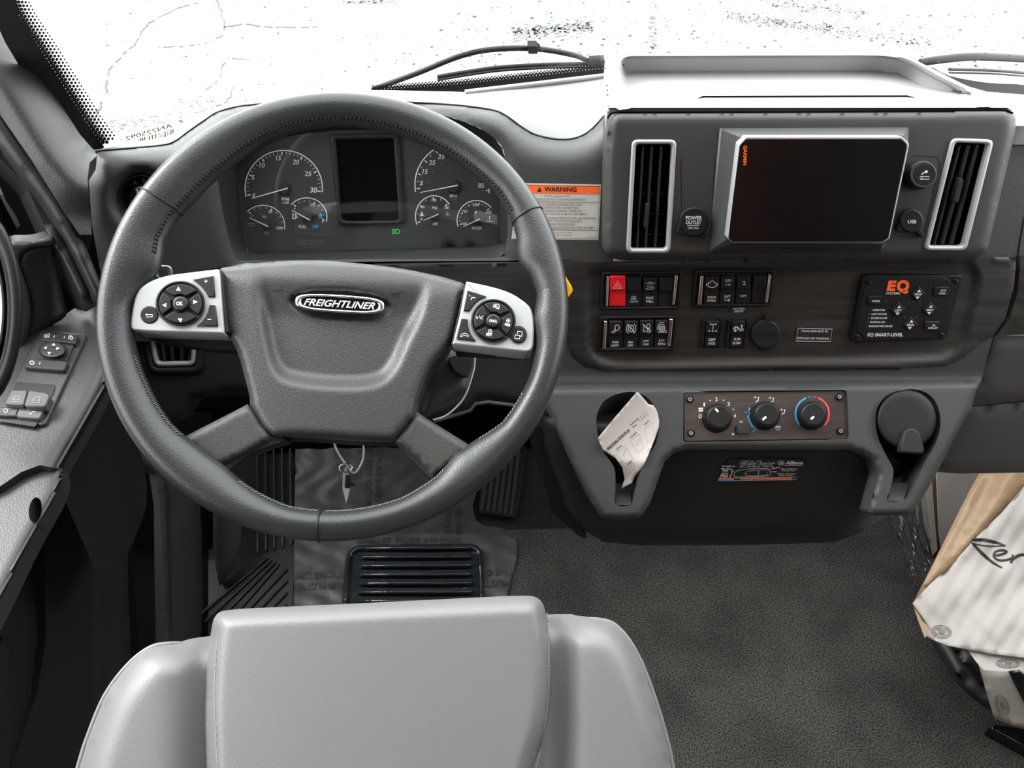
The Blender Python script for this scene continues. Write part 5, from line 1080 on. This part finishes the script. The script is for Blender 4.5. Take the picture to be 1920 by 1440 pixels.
# door switches
sp = thing('window_switch_panel', 'grey driver door switch panel with mirror dial and window keys', 'switch panel', AP.at(100, 700, .002))
mb = MB(); slab(mb, AP, rr([(76, 618), (163, 627), (84, 797), (-12, 790)], [4, 5, 8, 6], 4), .004, -.001, b=2); mb.build('panel_plate', 'door', sp)
A2 = AP.moved(.004)
def dkey(pts, top, m, nm, par=sp, b=1.5, r_=2): mb = MB(); slab(mb, A2, rr(pts, r_, 3), top, -.001, b=b); return mb.build(nm, m, par)
k = dkey([(76, 623), (143, 627), (147, 630), (141, 644), (75, 637)], .006, 'bolster', 'mirror_select_key'); mb = MB(); P2 = .0066
stroke(mb, A2, ell(86, 630, 2.6, n=10), 1.2, P2, True); stroke(mb, A2, [(89, 626), (93, 626), (91, 633)], 1.2, P2); stroke(mb, A2, ell(134, 633.5, 2.6, n=10), 1.2, P2, True); stroke(mb, A2, [(129, 636), (129, 630), (134, 629)], 1.2, P2); stroke(mb, A2, [(102, 629), (101, 633)], 1.2, P2); stroke(mb, A2, [(121, 630), (120, 634)], 1.2, P2); mb.build('lettering', 'white', k)
dkey([(73, 637), (140, 643), (124, 676), (56, 671)], .003, 'door', 'dial_base', b=.8)
mb = MB(); loops(mb, [[A2.at(*q, o) for q in ell(98+dx, 656-dx*.3, 26*s, 16*s, 0, 32)] for s, o, dx in ((1, .002, 0), (1, .004, 0), (.97, .008, 0), (.9, .010, 1), (.78, .011, 2), (.6, .0105, 2))]); k = mb.build('mirror_dial', 'bolster', sp); mb = MB()
for q in ([(97, 648), (104, 648), (100.5, 643)], [(89, 660), (96, 660), (92, 665)][::-1], [(82, 652), (88, 649.5), (87, 655)], [(112, 653), (106, 650.5), (105.5, 656)]): flat(mb, A2, q, .0114)
mb.build('lettering', 'white', k)
k = dkey([(57, 671), (124, 677), (127, 679), (119, 694), (46, 688), (44, 686)], .006, 'bolster', 'rear_mirror_key'); mb = MB(); stroke(mb, A2, ell(60, 680, 4, 3, 20, 12), 1.4, P2, True); stroke(mb, A2, [(75.5, 679), (74, 683)], 1.3, P2); mb.build('lettering', 'white', k)
mb = MB(); slab(mb, A2, rr([(30, 716), (104, 721), (101, 735), (66, 800), (0, 790)], 3), .0008, -.002, b=0); mb.build('key_recess', 'black', sp)
for q, gx, gy in (([(22, 731), (52, 731), (44, 760), (8, 757)], 29, 749), ([(54, 731), (88, 736), (94, 741), (84, 763), (45, 761)], 67, 751)):
    k = dkey(q, .011, 'keygrey', 'window_key', b=2, r_=4); mb = MB()
    stroke(mb, A2, [(gx-6, gy+3), (gx-5, gy-2), (gx+1, gy-6), (gx+8, gy-6), (gx+7, gy+4)], 1.1, .0115, True); stroke(mb, A2, [(gx-5, gy-.5), (gx+7, gy-.5)], 1.1, .0115); mb.build('lettering', 'grey', k)
k = dkey([(0, 763), (35, 764), (30, 780), (-10, 778)], .005, 'door', 'lock_key'); mb = MB(); stroke(mb, A2, ell(11, 770, 3.4, n=10), 1.2, .0056, True); mb.build('lettering', 'white', k)
k = dkey([(36, 764), (76, 766), (82, 769), (73, 785), (30, 781)], .005, 'keygrey', 'unlock_key'); mb = MB(); stroke(mb, A2, [(54, 776), (59, 776), (61, 772), (67, 772)], 1.3, .0056); mb.build('lettering', 'white', k)
# ================================================================ FOOTWELL AND FLOOR
F1 = FL.moved(.004)
r = thing('floor_mat', 'dark floor mat under clear protective film with printed warnings', 'floor mat', FL.at(750, 1080))
TO = PL(FL.at(750, 1004), 48)
tb = thing('toe_board', 'dark carpeted toe board sloping up behind the pedals', 'toe board', TO.at(800, 900))
mb = MB(); relief(mb, TO, [(388, 780), (1150, 780), (1150, 1004), (388, 1004)], lambda x, y, d: -.006+0*x, 30, back=-.012); mb.build('board', 'carpetshade', tb)
mo = [(552, 1000), (893, 1000), (920, 1002), (950, 1004), (966, 1010), (970, 1020), (968, 1050), (957, 1090), (944, 1140), (930, 1250), (552, 1250)]
mw = lambda x, y, d: .006+.0025*np.sin(x*.11+np.sin(y*.07)*2)*np.cos(y*.09+x*.03)
mb = MB(); relief(mb, FL, mo, mw, 9, back=0); mb.build('mat_sheet', 'mat_film', r)
mb = MB(); relief(mb, TO, [(555, 740), (895, 740), (905, 860), (893, 925), (886, 950), (892, 975), (905, 985), (940, 990), (958, 998), (958, 1003), (552, 1003)], lambda x, y, d: mw(x, y, d)-.002, 9, back=-.004); mb.build('toe_sheet', 'mat_film', r)
MT = BentPL(FL, lambda x, y: .0095); MU = BentPL(TO, lambda x, y: .0075); mb = MB()
for pl_, s_, a, b, h in ((MT, 'DEALER MUST REMOVE', (672, 1018), (864, 1020), 11), (MU, 'DEALER MUST REMOVE', (846, 1000), (843, 850), 11), (MU, 'PROTECTIVE COVER', (866, 1001), (863, 860), 11), (MU, 'DEALER MUST REMOVE', (706, 790), (702, 960), 11), (MU, 'PROTECTIVE COVER', (688, 790), (684, 960), 11), (MT, 'PROTECTIVE COV', (662, 1068), (556, 1074), 12), (MT, 'DEALER MUST RE', (662, 1090), (556, 1094), 12), (MT, 'TIVE C', (962, 1066), (912, 1068), 11), (MT, 'MUST', (956, 1086), (909, 1088), 12)):
    text(mb, pl_, s_, *a, *b, h, 0, bold=.0)
mb.build('lettering', 'blackink', r)
mb = MB(); relief(mb, FL, [(370, 985), (560, 985), (556, 1040), (545, 1150), (540, 1250), (300, 1250), (340, 1200), (378, 1150)], lambda x, y, d: .002+x*0, 20, back=0)
rb = thing('ribbed_footwell_mat', 'black ribbed rubber footwell liner left of the film-covered mat', 'mat', FL.at(460, 1080)); mb.build('liner', 'rubberdry', rb)
for k in range(5): 
    mb = MB(); x = 482+k*15.5; tube(mb, [TO.at(x, 790, .004), TO.at(x+1, 900, .004), TO.at(x+1.3, 1003, .006), FL.at(x+1.5, 1038-k*4, .006)], .003, 6); mb.build('rib', 'rubberdry', rb)
for k in range(8):
    mb = MB(); tube(mb, [FL.at(a, b, .006) for a, b in ((502+k*7 if k < 4 else 538, 1049+(k-1)*4 if k < 4 else 1066+(k-4)*22), (385+(k-1)*14 if k < 4 else 440+(k-4)*20, 1165+(k-1)*9 if k < 4 else 1170))], .003, 6); mb.build('rib', 'rubberdry', rb)
r = thing('rubber_heel_pad', 'wet black ribbed heel pad in front of the driver seat', 'heel pad', FL.at(778, 1080))
go = rr([(664, 1022), (890, 1019), (906, 1034), (910, 1170), (638, 1170), (648, 1040)], [14, 14, 10, 4, 4, 10], 4)
mb = MB(); ring(mb, FL, go, inset(go, 9), .022, .004, .012, rnd=.003); slab(mb, FL, inset(go, 7), .012, .004, b=0); mb.build('pad_tray', 'rubber', r)
for k in range(7):
    y = 1028+k*16.5
    mb = MB(); tube(mb, [FL.at(681-k*1.5, y, .014), FL.at(681.5-k*1.5, y, .019), FL.at(780, y-.3, .0205), FL.at(879+k*.7, y-.6, .019), FL.at(880+k*.7, y-.6, .014)], .0045, 8); mb.build('rib', 'rubber', r)
# accelerator
AC = PL(FL.at(945, 975, .03), 52)
r = thing('accelerator_pedal', 'dark ribbed accelerator pedal right of the film-covered mat', 'pedal', AC.at(945, 975))
mb = MB(); slab(mb, AC, rr([(918, 768), (988, 768), (986, 850), (978, 920), (968, 972), (898, 962), (903, 900), (915, 830)], 3), 0, -.015, b=1.5); mb.build('pedal_plate', 'black', r)
for k in range(6):
    a, b, c = (922+k*10.5, 800), (914+k*11, 880), (903+k*11, 958+k*1.6)
    mb = MB(); slab(mb, AC, [(a[0]-3.2, a[1]), (a[0]+3.2, a[1]), (b[0]+3.4, b[1]), (c[0]+3.4, c[1]), (c[0]-3.4, c[1]), (b[0]-3.4, b[1])], .003, 0, b=.8); mb.build('rib', 'pedal', r)
for k in range(4):
    mb = MB(); slab(mb, AC, [(925+k*15, 772), (936+k*15, 772), (935+k*15, 794), (924+k*15, 794)], .003, 0, b=.8); mb.build('tread_block', 'pedal', r)
# dead pedal and kick panels
r = thing('foot_rest', 'dark plastic foot rest and kick panel at the far left of the footwell', 'foot rest', FL.at(350, 1150))
mb = MB(); relief(mb, FL, [(190, 985), (390, 985), (390, 1250), (120, 1250), (150, 1100)], lambda x, y, d: .003+0*x, 30, back=0); mb.build('well_floor_shade', 'void', r)  # black sheet, the shade of the left footwell painted as colour
mb = MB(); relief(mb, PL(px(290, 900, 1.62), 20), [(180, 760), (396, 780), (396, 1030), (150, 1030)], None, 40, back=-.01); mb.build('well_back_shade', 'void', r)  # upright black sheet added for the same footwell shade
KD = PL(FL.at(340, 1250, .02), n=(.75, -.35, .35))
mb = MB(); relief(mb, PL(FL.at(430, 1110, .02), 45, 20), [(398, 925), (452, 925), (452, 1020), (440, 1065), (412, 1100), (404, 1060), (400, 1000)], lambda x, y, d: edge(d, 8, .006), 8, back=-.04); mb.build('brake_bracket', 'bolster', r)
mb = MB(); relief(mb, KD, [(222, 835), (245, 832), (285, 855), (308, 880), (316, 920), (324, 1220), (308, 1220), (300, 950), (292, 890), (250, 858), (222, 850)], lambda x, y, d: .004+edge(d, 5, .004), 7, back=-.02); mb.build('panel_edge', 'bolster', r)
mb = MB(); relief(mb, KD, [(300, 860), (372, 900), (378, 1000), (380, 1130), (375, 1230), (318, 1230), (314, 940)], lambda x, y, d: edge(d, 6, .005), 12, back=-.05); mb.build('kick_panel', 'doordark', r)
# ================================================================ PASSENGER SIDE PAPERS
Z3 = PL(FL.at(1711, 1130, .22), n=(-.05, -.12, 1))
r = thing('protective_paper', 'dirty white protective paper with black script lettering, draped at lower right', 'paper', Z3.at(1850, 1130))
def wr(x, y, d): return .006*np.sin(x*.05+y*.021)*np.cos(y*.045-x*.02)+.003*np.sin(x*.15)*np.sin(y*.12+x*.04)
mb = MB(); relief(mb, Z3, [(1711, 1131), (1741, 1098), (1773, 1069), (1805, 1036), (1837, 1001), (1878, 961), (1920, 912), (2300, 850), (2300, 1330), (1920, 1233), (1860, 1226), (1810, 1217), (1775, 1210), (1748, 1199), (1733, 1191), (1736, 1183), (1744, 1180), (1730, 1158)], wr, 9, skirt=False); s = mb.build('sheet', 'paper', r); q = s.modifiers.new('s', 'SOLIDIFY'); q.thickness = .0006
mb = MB(); relief(mb, Z3.moved(-.004), [(1711, 1132), (1722, 1118), (1750, 1150), (1747, 1183), (1734, 1196), (1722, 1165)], None, 9, skirt=False); mb.build('folded_corner', 'kraft', r)
ZB = BentPL(Z3, lambda x, y: float(wr(x, y, 0))+.0012)
mb = MB()
def brush(P, w):
    for i in range(len(P)-1): stroke(mb, ZB, [P[i], P[i+1]], w[min(i, len(w)-1)], 0)
brush(cr([(1822, 1012), (1845, 1012), (1868, 1017), (1885, 1023)], False, 4), [4, 5, 5, 5, 6, 6, 5, 5, 4, 4, 3]); brush(cr([(1885, 1023), (1862, 1024), (1838, 1022), (1822, 1018)], False, 4), [2])
brush(cr([(1822, 1017), (1840, 1036), (1858, 1052), (1879, 1065)], False, 4), [3, 4, 5, 6, 6, 6, 6, 5, 5, 4, 3])
brush(cr([(1863, 1042), (1878, 1039), (1888, 1035), (1880, 1031), (1867, 1034), (1863, 1043), (1872, 1050), (1886, 1050), (1898, 1046)], False, 4), [3.5, 4, 4.5, 4])
brush(cr([(1899, 1040), (1898, 1050), (1894, 1055)], False, 4), [4.5]); brush(cr([(1896, 1051), (1908, 1042), (1920, 1040), (1930, 1046)], False, 4), [4, 4.5, 5]); brush(cr([(1934, 1044), (1940, 1060), (1955, 1052), (1965, 1040)], False, 4), [5])
mb.build('lettering', 'blackink', r)
def stamp(pl, cx, cy, rx, ry, rot, par):
    mb = MB()
    for k, wd in ((1, 1.4), (.66, .9)): stroke(mb, pl, ell(cx, cy, rx*k, ry*k, rot, 30), wd, .001, True)
    for i in range(14):
        if i in (3, 10): continue
        a = ell(cx, cy, rx*.83, ry*.83, rot, 14)[i]; stroke(mb, pl, [(a[0]-1.4, a[1]+1), (a[0]+1.2, a[1]-1)], 2, .001)
    flat(mb, pl, ell(cx+1, cy, rx*.36, ry*.42, rot, 12), .001); stroke(mb, pl, ell(cx-rx*.1, cy, rx*.5, ry*.5, rot, 10, 100, 260), 1.2, .001)
    mb.build('stamp', 'labelgrey', par)
stamp(ZB, 1765, 1184, 19, 11.5, 8, r)
r2 = thing('protective_paper', 'lower white paper flap with round stamps, hanging over the dark seat base', 'paper', Z3.at(1880, 1250, -.02))
Z4 = Z3.moved(-.012)
mb = MB(); relief(mb, Z4, [(1811, 1214), (1870, 1222), (2300, 1290), (2300, 1340), (1925, 1257), (1900, 1260), (1860, 1260), (1843, 1256), (1828, 1238)], None, 12, skirt=False); s = mb.build('flap_top', 'paper', r2)
Z5 = PL(Z4.at(1850, 1257), n=(-.35, -1, .3))
mb = MB(); relief(mb, Z5, [(1834, 1244), (1845, 1256), (1880, 1259), (1925, 1257), (1990, 1260), (1990, 1380), (1925, 1368), (1905, 1364), (1864, 1347), (1850, 1300)], None, 12, skirt=False); s = mb.build('flap_side', 'paper', r2); q = s.modifiers.new('s', 'SOLIDIFY'); q.thickness = .0006
stamp(Z4, 1890, 1244, 22, 8, 2, r2); stamp(Z5, 1878.5, 1323, 12, 20, -22, r2)
mb = MB(); slab(mb, Z5, [(1892, 1262), (1912, 1260), (1990, 1330), (1990, 1380), (1922, 1322)], .006, .001, b=1); mb.build('dark_strap', 'gloss', r2)
r = thing('brown_paper_roll', 'glossy brown kraft paper strip folded along the white protective paper', 'paper', Z3.at(1820, 1000, .01))
mb = MB(); relief(mb, Z3.moved(.004), [(1838, 884), (1930, 870), (2100, 840), (2100, 880), (1920, 914), (1878, 963), (1837, 1003), (1773, 1071), (1741, 1100), (1711, 1132), (1721, 1112), (1761, 1033), (1797, 961), (1815, 925)], lambda x, y, d: edge(d, 14, .008)+.003*np.sin(x*.09+y*.05), 8, back=-.006); mb.build('strip', 'kraft', r)
r = thing('passenger_box', 'white paper-wrapped box edge under the glovebox beside the brown paper', 'box', FL.at(1770, 960, .1))
XB = PL(FL.at(1745, 1010, .05), 20, -12)
mb = MB(); slab(mb, XB, [(1726, 900), (1746, 888), (1752, 960), (1758, 1030), (1748, 1044), (1738, 990)], .0, -.02, b=.6); mb.build('box_edge', 'note', r)
mb = MB(); slab(mb, XB, [(1744, 880), (1760, 880), (1764, 1035), (1756, 1040), (1750, 960)], -.008, -.02, b=.6); mb.build('box_shadow', 'kraft', r)  # brown strip coloured as the shadow between the two white faces
mb = MB(); slab(mb, XB, [(1756, 870), (1860, 870), (1850, 900), (1764, 1034), (1759, 1000)], -.003, -.02, b=.6); mb.build('box_edge', 'note', r)
r = thing('plastic_film', 'crumpled clear plastic film under the right cup holder', 'film', FL.at(1700, 1030))
mb = MB(); relief(mb, PL(FL.at(1700, 1080, .03), 40, -10), [(1670, 950), (1735, 930), (1742, 980), (1750, 1040), (1730, 1090), (1719, 1112), (1708, 1090), (1685, 1020)], lambda x, y, d: .006*np.sin(x*.5-y*.16)+.004*np.sin(x*.23+y*.02), 4, skirt=False); mb.build('film_sheet', 'film', r)
mb = MB()
r = thing('passenger_seat_base', 'dark curved passenger seat base under the papers at lower right', 'seat base', FL.at(1900, 1300))
SB = PL(FL.at(1850, 1330), n=(-.5, -.6, .6))
mb = MB(); relief(mb, FL, cr([(1752, 1195), (1768, 1225), (1800, 1275), (1838, 1310), (1870, 1330), (2000, 1400), (2200, 1400), (2200, 1100), (1900, 1100), (1760, 1140)], True, 3), lambda x, y, d: .03+edge(d, 14, .015), 14, back=0); mb.build('base_rim', 'bolster', r)
mb = MB(); relief(mb, FL, cr([(1775, 1195), (1790, 1230), (1815, 1262), (1850, 1300), (1900, 1320), (2200, 1380), (2200, 1120), (1800, 1130)], True, 3), lambda x, y, d: .05+edge(d, 20, .03), 14, back=.02); mb.build('base_body', 'seat2', r)
r = thing('seat_lever', 'black lever on the floor at the lower right corner', 'lever', FL.at(1900, 1385))
mb = MB(); slab(mb, FL, rr([(1857, 1362), (1868, 1358), (1925, 1366), (1990, 1380), (1990, 1440), (1925, 1403), (1862, 1369)], 4), .03, .0, b=3); mb.build('lever_bar', 'gloss', r)
# ================================================================ SEAT
SP = PL(px(700, 1135, .63), 66)
st = thing('driver_seat', 'light grey vinyl driver seat back with wide headrest panel, seen from above', 'seat', SP.at(700, 1400, -.3))
bo_ = cr([(100, 1640), (128, 1500), (146, 1440), (163, 1385), (196, 1305), (238, 1248), (278, 1216), (330, 1206), (400, 1192), (700, 1170), (1030, 1152), (1080, 1154), (1125, 1161), (1156, 1174), (1186, 1210), (1212, 1265), (1236, 1335), (1254, 1400), (1262, 1440), (1278, 1520), (1290, 1640)], False, 5)+[(700, 1640)]
def hback_(x, y, d):
    h = edge(d, 60, .04)
    cxp = np.where(x < 700, 392, 1032); g = np.exp(-((x-cxp)/48)**2); return h-.022*g+.012*(1-np.abs((x-700)/560)**2)
mb = MB(); relief(mb, SP, bo_, hback_, 14, back=-.13); mb.build('seat_back', 'seat', st)
mb = MB(); Pl = cr([(128, 1500), (146, 1440), (163, 1385), (196, 1305), (238, 1248), (278, 1216), (318, 1206), (350, 1204)], False, 5); tube(mb, [SP.at(x+2, y+1, -.036) for x, y in Pl], [.0028]*(len(Pl)-9)+[.0028-.0003*k for k in range(9)], 8); mb.build('piping', 'seat', st)
mb = MB(); Pl = cr([(1095, 1157), (1125, 1161), (1156, 1174), (1186, 1210), (1212, 1265), (1236, 1335), (1254, 1400), (1262, 1440), (1275, 1500)], False, 5); tube(mb, [SP.at(x-2, y+1, -.036) for x, y in Pl], [.0004+.0003*k for k in range(8)]+[.0028]*(len(Pl)-8), 8); mb.build('piping', 'seat', st)
SH = SP.moved(.018)
hd = rr([(402, 1148), (440, 1142), (700, 1130), (960, 1117), (1016, 1117), (1032, 1190), (1036, 1270), (1028, 1360), (1000, 1440), (960, 1640), (400, 1640), (386, 1440), (383, 1330), (390, 1220)], [22, 30, 40, 30, 26, 20, 30, 40, 40, 10, 10, 30, 40, 30], 5)
lsm = [(404, 1185), (400, 1250), (399, 1330), (404, 1440), (412, 1560)]; rsm = [(1022, 1150), (1025, 1230), (1022, 1330), (1008, 1410), (990, 1480)]
def hhead(x, y, d):
    s = np.minimum(dpoly(x, y, lsm, False), dpoly(x, y, rsm, False))
    return edge(d, 34, .030)-.0025*np.exp(-(s/4)**2)+.012*(1-((x-712)/320)**2)
mb = MB(); relief(mb, SH, hd, hhead, 9, back=-.05); mb.build('headrest_panel', 'seat', st)
mb = MB(); HS = BentPL(SH, lambda x, y: float(hhead(np.float64(x), np.float64(y), dpoly(x, y, hd))))
for L in (lsm, rsm):
    P = densify(L+[L[-1]], 6)
    P = cr(L, False, 16)
    for i in range(0, len(P)-1, 1): tube(mb, [HS.at(P[i][0]+4, P[i][1], .0002), HS.at((P[i][0]*.4+P[i+1][0]*.6)+4, P[i][1]*.4+P[i+1][1]*.6, .0002)], .0005, 4)
mb.build('stitching', 'seatdark', st, kind='stuff')
